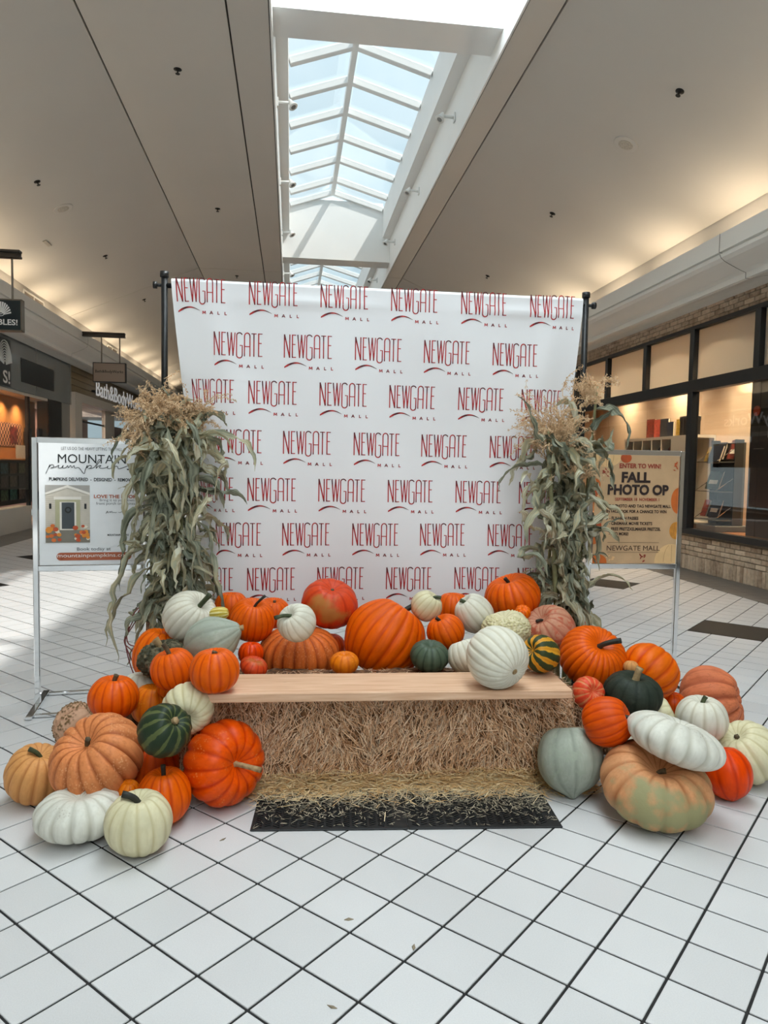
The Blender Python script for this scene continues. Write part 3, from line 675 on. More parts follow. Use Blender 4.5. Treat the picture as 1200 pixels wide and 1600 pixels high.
# hanging blade signs on rails
M_rail = mat('dark_rail', srgb(62, 58, 54), .4, .4, nscale=5, namt=.1)
M_rod = mat('steel_rod', srgb(120, 112, 102), .35, .7, nscale=9, namt=.1)
def blade_sign(y, label, face, x1=-3.50, x0=-4.15):
    e = empty('hanging_sign', (-4.37, y, 4.07)); tag(e, label, 'sign', 'hanging shop signs')
    m = MB(); m.box(0, -.05, .02, .86, .05, .05, .004); m.box(0, -.02, -.02, .86, .02, .02); m.box(0, -.05, -.05, .86, .05, -.02, .004); m.build('rail', M_rail, e)
    for x in (.38, .75):
        m = MB(); m.tube([(x, 0, -.05), (x, 0, -.60)], .014, 8); m.build('rod', M_rod, e)
    m = MB(); m.box(x0+4.37, -.05, -.985, x1+4.37, .05, -.59, .004); bd = m.build('sign_board', face[0], e)
    m = MB(); a, b = x0+4.37, x1+4.37
    for bx in ((a-.008, -.055, -.993, b+.008, .055, -.977), (a-.008, -.055, -.598, b+.008, .055, -.582), (a-.008, -.055, -.99, a+.006, .055, -.585), (b-.006, -.055, -.99, b+.008, .055, -.585)): m.box(*bx)
    m.build('sign_edge', M_black if face[1] else M_rod, bd)
    return e, bd
M_navy = mat('dark_blue_sign', srgb(16, 24, 30), .3, nscale=2.5, col2=srgb(10, 40, 48), namt=.2)
M_taupe = mat('taupe_sign', srgb(150, 136, 124), .5, nscale=2, namt=.03)
e1, b1 = blade_sign(10.19, 'dark hanging sign with a white shell mark and lettering', (M_navy, False))
me = fit_text('TIBLES!', .34, .075, bold=.02); o = link('lettering', me, M_white, b1); o.rotation_euler = (math.radians(90), 0, 0); o.location = (.655, -.0515, -.88)
m = MB()
for fan, (cx, hw, hh) in enumerate(((.62, .13, .17), (.40, .13, .15))):
    for k in range(13):
        a = math.radians(12+13*k); c_, s_ = math.cos(a), math.sin(a)
        p0 = Vector((cx+.035*c_, -.0515, -.79+.03*s_)); p1 = Vector((cx+hw*c_, -.0515, -.79+hh*s_)); w = .011
        n_ = Vector((-s_, 0, c_)); m.add([p0-n_*w*.4, p1-n_*w, p1+n_*w, p0+n_*w*.4], [(0, 1, 2, 3)])
    for r in (.02, .045):
        pts = []
        for i in range(13):
            a = 2*math.pi*i/12; pts.append(Vector((cx+r*math.cos(a), -.052, -.755+r*math.sin(a))))
        for i in range(12):
            q = [pts[i], pts[i+1]]; cc = Vector((cx, -.052, -.755)); m.add([q[0], q[1], q[1]+(q[1]-cc).normalized()*.008, q[0]+(q[0]-cc).normalized()*.008], [(0, 1, 2, 3)])
m.build('shell_mark', M_white, b1)
e2, b2 = blade_sign(16.2, 'taupe hanging sign with small dark lettering', (M_taupe, True))
me = fit_text('Bath&BodyWorks', .57, .075, bold=.01); o = link('lettering', me, M_black, b2); o.rotation_euler = (math.radians(90), 0, 0); o.location = (.545, -.0515, -.775)
# air grilles on the lit upright
M_slat = mat('grille_slat', srgb(150, 140, 126), .5, nscale=4, namt=.06)
for yc, lab in ((14.85, 'slotted air grille on the lit upright near the dark hanging sign'), (21.0, 'far slotted air grille on the lit upright past the taupe sign')):
    e = empty('air_grille', (-4.90, yc, 4.30)); tag(e, lab, 'vent', 'air grilles above the cornice')
    m = MB(); m.box(0, -.55, -.02, .02, .55, .01); m.box(0, -.55, .21, .02, .55, .24); m.box(0, -.55, 0, .02, -.52, .22); m.box(0, .52, 0, .02, .55, .22); m.box(0, -.015, 0, .02, .015, .22); m.build('grille_frame', M_cornice, e)
    for k in range(9):
        m = MB(); m.box(.0, -.52, .012+k*.023, .012, .52, .022+k*.023); m.build('slat', M_slat, e)

# ================================================================== THE PHOTO DISPLAY
# ---- banner stand and printed banner
BY = 4.2
stand = empty('banner_stand', (.52, BY+.03, 0)); tag(stand, 'black telescopic pole stand holding the printed banner', 'stand')
def sbox(nm, mb, mt, par, smooth=None): return mb.build(nm, mt, par, smooth)
PX = (-.705-.52, 1.735-.52)
for x in PX:
    m = MB(); m.tube([(x, 0, .02), (x, 0, 1.3)], .022, 14); m.tube([(x, 0, 1.3), (x, 0, 2.44)], .018, 14); m.build('pole', M_black, stand, True)
    m = MB(); m.tube([(x, 0, 1.27), (x, 0, 1.33)], .028, 14); m.build('pole_collar', M_black, stand, True)
    m = MB(); m.box(x-.07, -.05, 0, x+.07, .33, .02, .004); m.build('foot_plate', M_black, stand)
    s_ = -1 if x < 0 else 1
    m = MB(); m.tube([(x, 0, 2.43), (x, 0, 2.46)], .024, 14); m.build('end_cap', M_black, stand, True)
    m = MB(); m.tube([(x+s_*.015, 0, 2.385), (x+s_*.05, 0, 2.385)], .009, 8); m.tube([(x+s_*.04, 0, 2.385), (x+s_*.06, 0, 2.385)], .02, 10); m.build('clamp_knob', M_black, stand, True)
m = MB(); m.tube([(PX[0], 0, 2.385), (PX[1], 0, 2.385)], .014, 12); m.build('crossbar', M_black, stand, True)

def ban_edge(z):
    t = max(0.0, (2.41-z)/1.85)
    return -.665+.235*t**1.2, 1.708-.20*t**1.3
def ban(u, z):
    """u runs 0..1 across the cloth, z height -> point on the hanging cloth"""
    x0, x1 = -.665, 1.708
    x = x0+(x1-x0)*u
    e0, e1 = ban_edge(z)
    # outer margins pulled in and back towards the foot
    if x < x0+.28: k = (x0+.28-x)/.28; x = x+(e0-x0)*k**1.3; y = -.10*k*k*(e0-x0)/.24
    elif x > x1-.28: k = (x-(x1-.28))/.28; x = x-(x1-e1)*k**1.3; y = -.10*k*k*(x1-e1)/.24
    else: y = 0
    t = 2.41-z
    w = .018*math.sin(3.1*x+1.4*t+.4)*min(1, t*1.5) + .009*math.sin(7.3*x-2.6*t+1.0)*min(1, t*2) + .008*math.sin(2.2*x-4.1*t)*min(1, t)
    w += .016*math.exp(-((x+.50-.28*t)/.10)**2)*math.exp(-((t-.35)/.5)**2) + .014*math.exp(-((x-1.6+.30*t)/.09)**2)*math.exp(-((t-.3)/.45)**2)
    w += .012*math.exp(-((t-.09)/.03)**2)*(.5+.5*math.sin(5*x+1))
    return Vector((x, BY+.005-w-y*0+abs(y)*.9, z))
M_cloth, nt, out = nmat('white_banner_cloth')
b = nt.nodes.new('ShaderNodeBsdfPrincipled'); b.inputs['Base Color'].default_value = srgb(240, 240, 242); b.inputs['Roughness'].default_value = .55; b.inputs['Specular IOR Level'].default_value = .3
tl = nt.nodes.new('ShaderNodeTexNoise'); tl.inputs['Scale'].default_value = 900; tcb = nt.nodes.new('ShaderNodeTexCoord'); bpn = nt.nodes.new('ShaderNodeBump'); bpn.inputs['Strength'].default_value = .08; bpn.inputs['Distance'].default_value = .001
nt.links.new(tcb.outputs['Object'], tl.inputs['Vector']); nt.links.new(tl.outputs['Fac'], bpn.inputs['Height']); nt.links.new(bpn.outputs['Normal'], b.inputs['Normal']); nt.links.new(b.outputs[0], out.inputs[0])
NU, NZ = 120, 110
m = MB()
ZT, ZB = 2.405, .50
for j in range(NZ+1):
    for i in range(NU+1): m.v.append(tuple(ban(i/NU, ZT+(ZB-ZT)*j/NZ)))
for j in range(NZ):
    for i in range(NU): m.f.append((j*(NU+1)+i, (j+1)*(NU+1)+i, (j+1)*(NU+1)+i+1, j*(NU+1)+i+1))
# sleeve over the crossbar and hanging down at the back
n0 = len(m.v); ang = [0, 40, 80, 120, 160, 180]
for a in ang:
    ra = math.radians(a)
    for i in range(NU+1):
        p = ban(i/NU, ZT); m.v.append((p.x, p.y+.022-.022*math.cos(ra), p.z+.018*math.sin(ra)))
for j in range(len(ang)-1):
    for i in range(NU): m.f.append((n0+j*(NU+1)+i, n0+j*(NU+1)+i+1, n0+(j+1)*(NU+1)+i+1, n0+(j+1)*(NU+1)+i))
banner = m.build('banner', M_cloth, None, True); tag(banner, 'white cloth banner printed all over with red mall logos', 'banner')
# printed logos
M_print, nt, out = nmat('red_logo_print')
b = nt.nodes.new('ShaderNodeBsdfPrincipled'); nt.links.new(b.outputs[0], out.inputs[0]); b.inputs['Roughness'].default_value = .55
at = nt.nodes.new('ShaderNodeAttribute'); at.attribute_name = 'ink'
r = nt.nodes.new('ShaderNodeValToRGB'); e_ = r.color_ramp.elements
e_[0].position = 0; e_[0].color = srgb(205, 48, 40); e_[1].position = 1; e_[1].color = srgb(70, 22, 30)
q = r.color_ramp.elements.new(.55); q.color = srgb(165, 24, 28)
nt.links.new(at.outputs['Fac'], r.inputs['Fac']); nt.links.new(r.outputs['Color'], b.inputs['Base Color'])
def arc(cx, cy, rx, ry, a0, a1, n=10): return [(cx+rx*math.cos(math.radians(a0+(a1-a0)*i/n)), cy+ry*math.sin(math.radians(a0+(a1-a0)*i/n))) for i in range(n+1)]
LW = .030
def logo_strokes():
    h = .130; out_ = []; x = 0
    def L(pts, w=.0064): out_.append(([(x+a, b2) for a, b2 in pts], w))
    # N
    L([(0, 0), (0, h)]); L([(0, h), (LW, 0)], .0072); L([(LW, 0), (LW, h)]); x += LW+.0145
    # E
    L([(0, 0), (0, h)]); L([(0, h-.003), (.021, h-.003)], .005); L([(0, .075), (.017, .075)], .005); L([(0, .003), (.021, .003)], .005); x += .021+.009
    # W
    L([(0, h), (.011, 0)], .0066); L([(.011, 0), (.021, h)], .0056); L([(.021, h), (.031, 0)], .0066); L([(.031, 0), (.041, h)], .0056); x += .041+.009
    # G
    L(arc(.0155, h-.016, .0155, .016, 20, 180) + [(0, .01)] + arc(.0155, .006, .0155, .016, 180, 360) + [(.031, .06), (.018, .06)], .0062); x += .031+.0125
    # A
    L([(0, 0), (0, h-.018)] + arc(.015, h-.018, .015, .018, 180, 0) + [(.03, 0)], .0062); L([(0, .055), (.03, .055)], .005); x += .03+.008
    # T
    L([(.014, 0), (.014, h)]); L([(0, h-.003), (.028, h-.003)], .005); x += .028+.012
    # E
    L([(0, 0), (0, h)]); L([(0, h-.003), (.021, h-.003)], .005); L([(0, .075), (.017, .075)], .005); L([(0, .003), (.021, .003)], .005); x += .021
    tot = x; x = 0
    # MALL
    z0 = -.064; s_ = .017; x = .140
    def K(pts): out_.append(([(x+a*s_, z0+b2*s_) for a, b2 in pts], .0042))
    K([(0, 0), (.1, 1)]); K([(.1, 1), (.5, .2)]); K([(.5, .2), (.9, 1)]); K([(.9, 1), (1, 0)]); x += .041
    K([(0, 0), (.5, 1)]); K([(.5, 1), (1, 0)]); K([(.22, .35), (.78, .35)]); x += .045
    K([(0, 1), (0, 0)]); K([(0, .08), (.6, .08)]); x += .039
    K([(0, 1), (0, 0)]); K([(0, .08), (.6, .08)])
    return out_, tot
STR, LOGW = logo_strokes()
def logo_at(cx, cz):
    vs, fs, ink = [], [], []
    def put(px, pz):
        x = cx-LOGW/2+px; z = cz-.037+pz
        u = (x+.665)/(1.708+.665); p = ban(min(.999, max(.001, u)), z); vs.append((p.x, p.y-.0016, p.z))
        ink.append(max(0, min(1, .18+.8*abs(math.sin(px*47+pz*9))*(.35+.65*(pz < .02 or pz > .09)))))
    for pts, w in STR:
        # resample
        P = [Vector((a, b2)) for a, b2 in pts]; Q = [P[0]]
        for a, b2 in zip(P[:-1], P[1:]):
            n = max(1, int((b2-a).length/.022))
            for k in range(1, n+1): Q.append(a.lerp(b2, k/n))
        n0 = len(vs)
        for i, p in enumerate(Q):
            t = (Q[min(i+1, len(Q)-1)]-Q[max(i-1, 0)]).normalized(); nn = Vector((-t.y, t.x))*w/2
            put(*(p+nn)); put(*(p-nn))
        for i in range(len(Q)-1): fs.append((n0+2*i, n0+2*i+1, n0+2*i+3, n0+2*i+2))
    # swoosh
    n0 = len(vs); N = 14
    for i in range(N+1):
        t = i/N; px = .0+.125*t; pz = -.062+.032*math.sin(math.pi*(.08+.80*t)) + .004*t; th = .013*(1-t)**.8*(.35+.65*min(1, t*5+.3))+.0012
        put(px, pz+th*.5); put(px, pz-th*.5)
    for i in range(N): fs.append((n0+2*i, n0+2*i+1, n0+2*i+3, n0+2*i+2))
    me = bpy.data.meshes.new('printed_logo'); me.from_pydata(vs, [], fs); me.update()
    a = me.attributes.new('ink', 'FLOAT', 'POINT'); a.data.foreach_set('value', ink)
    link('printed_logo', me, M_print, banner)
odd = [-.505, -.106, .293, .696, 1.106, 1.52]; even = [-.30, .09, .492, .894, 1.303]
for k, z in enumerate((2.333, 2.046, 1.782, 1.504, 1.235, .980, .722)):
    for x in (odd if k % 2 == 0 else even):
        if k >= 2 and x in (odd[0], odd[-1]): x = x+(.05 if x < 0 else -.035)
        logo_at(x, z)

# ---- sign stands with posters
def tubebar(m, x0, z0, x1, z1, w=.026, d=.026): m.box(min(x0, x1)-w/2, -d/2, min(z0, z1)-w/2, max(x0, x1)+w/2, d/2, max(z0, z1)+w/2, .004)
def sign_stand(loc, rz, label, W=.572, ztop=1.505, zbot=.815):
    e = empty('sign_stand', loc, rz); tag(e, label, 'sign stand', 'poster stands')
    for s_ in (0, 1):
        m = MB(); x = s_*(W+.03); m.box(x-.015, -.015, .02, x+.015, .015, ztop+.03, .003); m.build('post', M_chrome, e)
    for z, nm in ((ztop+.015, 'top_rail'), (zbot-.02, 'bottom_rail')):
        m = MB(); m.box(.015, -.015, z-.017, W+.015, .015, z+.017, .003); m.build(nm, M_chrome, e)
    for x in (0, W+.03):
        m = MB(); m.box(x-.018, -.24, 0, x+.018, .24, .022, .004); m.build('base_foot', M_chrome, e)
    for y in (-.2, .2):
        m = MB(); m.box(.02, y-.012, .002, W+.01, y+.012, .02, .003); m.build('base_bar', M_chrome, e)
    return e
def rect_print(par, nm, x0, z0, x1, z1, mt, lift=1, th=.0008):
    m = MB(); m.box(x0, -th-.0006*lift-(.0016 if lift else 0), z0, x1, -.0006*lift-(.0016 if lift else 0), z1); return m.build(nm, mt, par)
def text_print(par, txt, x, z, w, h, mt, lift=2, **kw):
    me = fit_text(txt, w, h, **kw); o = link('lettering', me, mt, par); o.rotation_euler = (math.radians(90), 0, 0); o.location = (x, -.0006*lift-.0026, z); return o
def disc_print(par, nm, x, z, rx, rz_, mt, lift=2, n=20, a0=0, a1=360):
    pts = []
    for i in range(n): a = math.radians(a0+(a1-a0)*i/n); pts.append((x+rx*math.cos(a), -.0006*lift-.0024, z+rz_*math.sin(a)))
    m = MB(); m.add(pts, [tuple(range(n))]); return m.build(nm, mt, par)
def poly_print(par, nm, pts, mt, lift=2):
    m = MB(); m.add([(x, -.0006*lift-.0024, z) for x, z in pts], [tuple(range(len(pts)))]); return m.build(nm, mt, par)
def P(name, c, **kw): return mat('print_'+name, srgb(*c), kw.pop('rough', .5), nscale=kw.pop('nscale', 18), namt=kw.pop('namt', .06), **kw)
P_paper = P('paper', (232, 234, 236), rough=.35, namt=.01); P_ink = P('ink', (26, 28, 30)); P_grey = P('grey', (110, 112, 114)); P_rust = P('rust', (176, 92, 58)); P_wht = P('white', (240, 238, 232), namt=.02)
# left stand
sl = sign_stand((-1.425, 4.31, 0), math.radians(7), 'chrome sign stand with white pumpkin delivery poster')
PW, PH = .556, .69
pl = empty('poster', (.022, -.016, .815), 0, sl)
rect_print(pl, 'sheet', 0, 0, PW, PH, P_paper, 0, .002)
def px2(x, y): return (x-58)/(1128-58)*PW, (1402-y)/(1402-125)*PH      # measured on the poster itself
def tl_(txt, x0, x1, yc, hpx, mt, **kw):
    a, zc = px2(x0, yc); b2, _ = px2(x1, yc); return text_print(pl, txt, (a+b2)/2, zc, b2-a, hpx/(1402-125)*PH, mt, **kw)
tl_('LET US DO THE HEAVY LIFTING THIS FALL', 288, 910, 178, 32, P_grey)
tl_('MOUNTAIN', 252, 948, 284, 92, P_ink)
tl_('PUMPKINS DELIVERED  -  DESIGNED  -  REMOVED', 162, 1044, 500, 36, P_ink, bold=.025)
tl_('LOVE THE LOOK', 614, 1065, 678, 38, P_rust, bold=.03)
tl_('Bring it to your own', 674, 1035, 720, 36, P_grey); tl_('front porch or business', 636, 1062, 756, 38, P_grey)
tl_('MOUNTAINPUMPKINS', 752, 975, 1088, 20, P_ink, bold=.02)
tl_('Book today at', 436, 786, 1240, 44, P_grey, bold=.008)
x0, z0 = px2(228, 1355); x1, z1 = px2(1002, 1272); rr = (z1-z0)/2
rect_print(pl, 'web_band', x0+rr, z0, x1-rr, z1, P_rust, 2); disc_print(pl, 'web_band_end', x0+rr, z0+rr, rr, rr, P_rust, 2); disc_print(pl, 'web_band_end', x1-rr, z0+rr, rr, rr, P_rust, 2)
tl_('mountainpumpkins.com', 238, 990, 1308, 50, P_wht, lift=5)
def script_line(pts, w=.0034):
    Q = []
    for i in range(len(pts)-1):
        p0, p1, p2, p3 = pts[max(i-1, 0)], pts[i], pts[i+1], pts[min(i+2, len(pts)-1)]
        for k in range(5):
            t = k/5
            Q.append(tuple(.5*((2*p1[a])+(-p0[a]+p2[a])*t+(2*p0[a]-5*p1[a]+4*p2[a]-p3[a])*t*t+(-p0[a]+3*p1[a]-3*p2[a]+p3[a])*t**3) for a in (0, 1)))
    Q.append(pts[-1]); Q = [Vector(px2(*q)) for q in Q]
    m = MB(); n = len(Q)
    for i, p in enumerate(Q):
        t = (Q[min(i+1, n-1)]-Q[max(i-1, 0)]); t = t.normalized() if t.length > 1e-9 else Vector((1, 0)); nn = Vector((-t.y, t.x))*w/2
        m.v += [(p.x+nn.x, -.0044, p.y+nn.y), (p.x-nn.x, -.0044, p.y-nn.y)]
    for i in range(n-1): m.f.append((2*i, 2*i+1, 2*i+3, 2*i+2))
    return m.build('script_lettering', P_ink, pl)
script_line([(130, 445), (150, 400), (172, 350), (162, 380), (185, 352), (208, 356), (206, 378), (180, 384), (230, 372), (262, 356), (256, 380), (285, 382), (306, 356), (300, 382), (330, 380), (350, 358), (358, 380), (378, 356), (392, 378), (414, 356), (424, 382), (465, 380), (515, 440), (528, 400), (550, 350), (545, 380), (568, 352), (590, 358), (586, 378), (560, 386), (620, 372), (668, 292), (682, 300), (650, 345), (640, 382), (664, 358), (690, 352), (672, 372), (700, 382), (745, 372), (762, 356), (758, 380), (790, 380), (812, 358), (815, 380), (842, 356), (862, 362), (868, 382), (905, 376), (985, 346), (996, 372), (975, 392), (960, 386), (1000, 384), (1050, 368)])
script_line([(738, 862), (748, 838), (758, 836), (750, 850), (770, 848), (782, 836), (786, 850), (800, 834), (804, 850), (820, 846), (836, 850), (850, 846)], .002)
script_line([(868, 846), (888, 848), (900, 840), (912, 848), (925, 842), (940, 846), (958, 842)], .002)
# printed porch photograph
hx0, hz0 = px2(122, 1166); hx1, hz1 = px2(572, 562)
def H_(u, v): return hx0+(hx1-hx0)*u, hz0+(hz1-hz0)*(1-v)
P_side = P('siding', (206, 198, 184), nscale=30); P_sidel = P('siding_line', (176, 168, 154)); P_trim = P('trim', (232, 226, 216)); P_door = P('door', (66, 72, 76)); P_sage = P('porch', (176, 172, 138)); P_path = P('path', (124, 118, 106)); P_roof = P('roof', (110, 104, 96)); P_sky = P('grey_wall', (170, 166, 160))
o = rect_print(pl, 'porch_photo', hx0, hz0, hx1, hz1, P_side, 1)
for k in range(16): a, b2 = H_(0, .20+k*.035), H_(1, .206+k*.035); rect_print(pl, 'siding_line', a[0], b2[1], b2[0], a[1], P_sidel, 2)
poly_print(pl, 'gable_wall', [H_(0, 0), H_(.48, 0), H_(0, .15)], P_sky, 4); poly_print(pl, 'gable_wall', [H_(.52, 0), H_(1, 0), H_(1, .15)], P_sky, 4)
poly_print(pl, 'gable_trim', [H_(0, .13), H_(.5, -.01+.01), H_(1, .13), H_(1, .17), H_(.5, .045), H_(0, .17)], P_trim, 5)
def hr(nm, u0, v0, u1, v1, mt, lift): a, b2 = H_(u0, v1), H_(u1, v0); rect_print(pl, nm, a[0], a[1], b2[0], b2[1], mt, lift)
hr('porch_lintel', .19, .20, .81, .25, P_trim, 5); hr('porch_opening', .22, .25, .78, .78, P_sage, 5); hr('door_trim', .32, .29, .69, .78, P_trim, 6); hr('door', .365, .30, .65, .76, P_door, 8)
hr('path', 0, .78, 1, 1, P_path, 6)
c = H_(.51, .43)
m = MB()
for i in range(16):
    a0, a1 = 2*math.pi*i/16, 2*math.pi*(i+1)/16
    m.add([(c[0]+r_*math.cos(a), -.0084, c[1]+r_*math.sin(a)) for r_, a in ((.010, a0), (.018, a0), (.018, a1), (.010, a1))], [(0, 1, 2, 3)])
m.build('wreath', P('wreath', (30, 32, 28)), pl)
for u in (.11, .90): hr('lantern', u-.025, .32, u+.025, .41, P_ink, 5)
pr = random.Random(3); PC = [P('pk_orange', (214, 110, 44)), P('pk_white', (226, 216, 196)), P('pk_red', (186, 76, 36)), P('pk_amber', (222, 140, 50))]
for k in range(34):
    s_ = k % 2; t = pr.random(); u = (.04+.28*pr.random()) if s_ == 0 else (.66+.30*pr.random()); v = .70+.26*t
    c = H_(u, v); r_ = pr.uniform(.009, .016); disc_print(pl, 'printed_pumpkin', c[0], c[1], min(r_, hx1-c[0], c[0]-hx0), r_*.85, PC[pr.randrange(4)], 9+k*.12, 12)
# right stand
sr = sign_stand((1.885, 4.42, 0), math.radians(-1), 'dark chrome sign stand with tan fall photo poster')
pr_ = empty('poster', (.022, -.016, .815), 0, sr)
P_tan = P('kraft', (200, 164, 124), nscale=7, namt=.10, rough=.4)
rect_print(pr_, 'sheet', 0, 0, PW, PH, P_tan, 0, .002)
def q2(x, y): return (x-130)/(1080-130)*PW, (1345-y)/(1345-105)*PH
def tr_(txt, x0, x1, yc, hpx, mt, lift=6, **kw):
    a, zc = q2(x0, yc); b2, _ = q2(x1, yc); return text_print(pr_, txt, (a+b2)/2, zc, b2-a, hpx/(1345-105)*PH, mt, lift, **kw)
P_dk = P('dark_brown', (44, 28, 24)); P_rd = P('brick_red', (150, 52, 36)); P_br = P('thin_brown', (84, 62, 44))
tr_('ENTER TO WIN!', 396, 866, 228, 54, P_rd, bold=.03)
tr_('FALL', 425, 752, 358, 122, P_dk, bold=.045); tr_('PHOTO OP', 272, 965, 500, 122, P_dk, bold=.045)
tr_('SEPTEMBER 18  NOVEMBER 1', 360, 862, 610, 34, P_rd, bold=.02)
tr_('SNAP A PHOTO AND TAG NEWGATE MALL', 218, 1000, 686, 36, P_dk, bold=.028); tr_('ON FACEBOOK FOR A CHANCE TO WIN', 246, 950, 748, 36, P_dk, bold=.028)
for t_, x1_, yc in (('- FLY HIGH PASSES', 632, 826), ('- CINEMARK MOVIE TICKETS', 792, 886), ('- FREE PRETZZELMAKER PRETZEL', 892, 950), ('- AND MORE!', 524, 1006)): tr_(t_.replace('PRETZZELMAKER', 'PRETZXELMAKER'), 302, x1_, yc, 36, P_dk, bold=.028)
tr_('NEWGATE MALL', 285, 890, 1170, 58, P_br)
for yc in (1106, 1218): a, z_ = q2(290, yc); b2, _ = q2(878, yc); rect_print(pr_, 'rule_line', a, z_-.0008, b2, z_+.0008, P_br, 6)
P_or = P('gourd_orange', (206, 104, 36), nscale=12, namt=.12); P_cr = P('gourd_cream', (226, 186, 132), nscale=10, namt=.1); P_or2 = P('gourd_dark', (176, 76, 30), nscale=20, namt=.2); P_yl = P('gourd_yellow', (206, 138, 50), nscale=20, namt=.2); P_seam = P('gourd_seam', (150, 84, 40))
def corner(x, y, rx, ry, mt, lift, seams=3):
    """round printed gourd clipped to the sheet"""
    cx, cz = q2(x, y); a, b2 = rx/950*PW, ry/1240*PH; pts = []
    for i in range(40):
        an = 2*math.pi*i/40; pts.append((max(0.0, min(PW, cx+a*math.cos(an))), max(0.0, min(PH, cz+b2*math.sin(an)))))
    poly_print(pr_, 'printed_gourd', pts, mt, lift)
    for s_ in range(seams):
        k = (s_+1)/(seams+1)*2-1; m = MB(); n = 0
        for i in range(13):
            an = -1.2+2.4*i/12; xx, zz = cx+a*k*math.cos(an)*.95, cz+b2*math.sin(an)
            if 0.002 < xx < PW-.002 and .001 < zz < PH-.001: m.v += [(xx-.0008, -.0006*(lift+.6)-.0024, zz), (xx+.0008, -.0006*(lift+.6)-.0024, zz)]
        for i in range(len(m.v)//2-1): m.f.append((2*i, 2*i+1, 2*i+3, 2*i+2))
        if m.f: m.build('gourd_seam', P_seam, pr_)
corner(250, 130, 165, 115, P_cr, 1); corner(470, 140, 62, 55, P_or2, 2, 1); corner(120, 445, 72, 70, P_or, 1, 1); corner(120, 545, 75, 60, P_or2, 2, 1); corner(135, 920, 82, 120, P_or2, 1, 2); corner(120, 1070, 75, 60, P_or, 2, 1)
corner(180, 1330, 110, 90, P_or, 1, 2); corner(1085, 620, 85, 150, P_or, 1, 2); corner(1070, 965, 75, 100, P_yl, 2, 2); corner(1030, 1330, 195, 210, P_cr, 1, 3)
for x, y, rx, ry, mt in ((240, 310, 60, 60, P_rd), (690, 1280, 55, 75, P_rd), (1050, 230, 45, 70, P_or2), (330, 1280, 60, 40, P_cr), (190, 590, 40, 36, P_cr)):
    c = q2(x, y); pr2 = random.Random(x)
    for k in range(9):
        u, v = c[0]+pr2.uniform(-1, 1)*rx/950*PW*.7, c[1]+pr2.uniform(-1, 1)*ry/1240*PH*.7; an = pr2.uniform(0, 6.28); l_ = .011
        u = min(max(u, .014), PW-.014); v = min(max(v, .014), PH-.014)
        poly_print(pr_, 'printed_leaf', [(u-l_*math.cos(an), v-l_*math.sin(an)), (u+.004*math.sin(an), v-.004*math.cos(an)), (u+l_*math.cos(an), v+l_*math.sin(an)), (u-.004*math.sin(an), v+.004*math.cos(an))], mt, 3+k*.1)

# ---- hay bales, plank, mats, straw
RB = math.radians(-2.0)
M_hay = mat('packed_hay', srgb(132, 92, 58), .95, nscale=45, col2=srgb(56, 34, 20), namt=.2, bump=1.0, bscale=120)
def straw_mat(name, cols):
    m, nt, out = nmat(name); b = nt.nodes.new('ShaderNodeBsdfPrincipled'); nt.links.new(b.outputs[0], out.inputs[0]); b.inputs['Roughness'].default_value = .6
    gm = nt.nodes.new('ShaderNodeNewGeometry'); r = nt.nodes.new('ShaderNodeValToRGB'); es = r.color_ramp.elements
    es[0].position = 0; es[0].color = cols[0]; es[1].position = 1; es[1].color = cols[-1]
    for k, c in enumerate(cols[1:-1]): q = es.new((k+1)/(len(cols)-1)); q.color = c
    nt.links.new(gm.outputs['Random Per Island'], r.inputs['Fac']); nt.links.new(r.outputs['Color'], b.inputs['Base Color'])
    return m
M_straw = straw_mat('straw', [srgb(156, 106, 68), srgb(212, 160, 116), srgb(238, 194, 152), srgb(254, 224, 190), srgb(112, 72, 42)])
M_straw2 = straw_mat('pale_straw', [srgb(222, 178, 118), srgb(244, 212, 156), srgb(254, 236, 194), srgb(206, 160, 100)])
M_straw3 = straw_mat('mat_straw', [srgb(130, 122, 106), srgb(190, 180, 156), srgb(232, 220, 192), srgb(160, 148, 124)])
def blade(m, c, d, nrm, L, w, bend=.15):
    """one flat bent stem: 3 cross sections"""
    d = d.normalized(); s_ = d.cross(nrm); s_ = s_.normalized() if s_.length > 1e-6 else d.orthogonal().normalized()
    b_ = nrm*(L*bend*rnd.uniform(-1, 1))
    p = [c-d*L/2, c+b_*.5, c+d*L/2]
    n0 = len(m.v)
    for q, k in zip(p, (.8, 1, .6)): m.v += [tuple(q-s_*w*k/2), tuple(q+s_*w*k/2)]
    m.f += [(n0, n0+1, n0+3, n0+2), (n0+2, n0+3, n0+5, n0+4)]
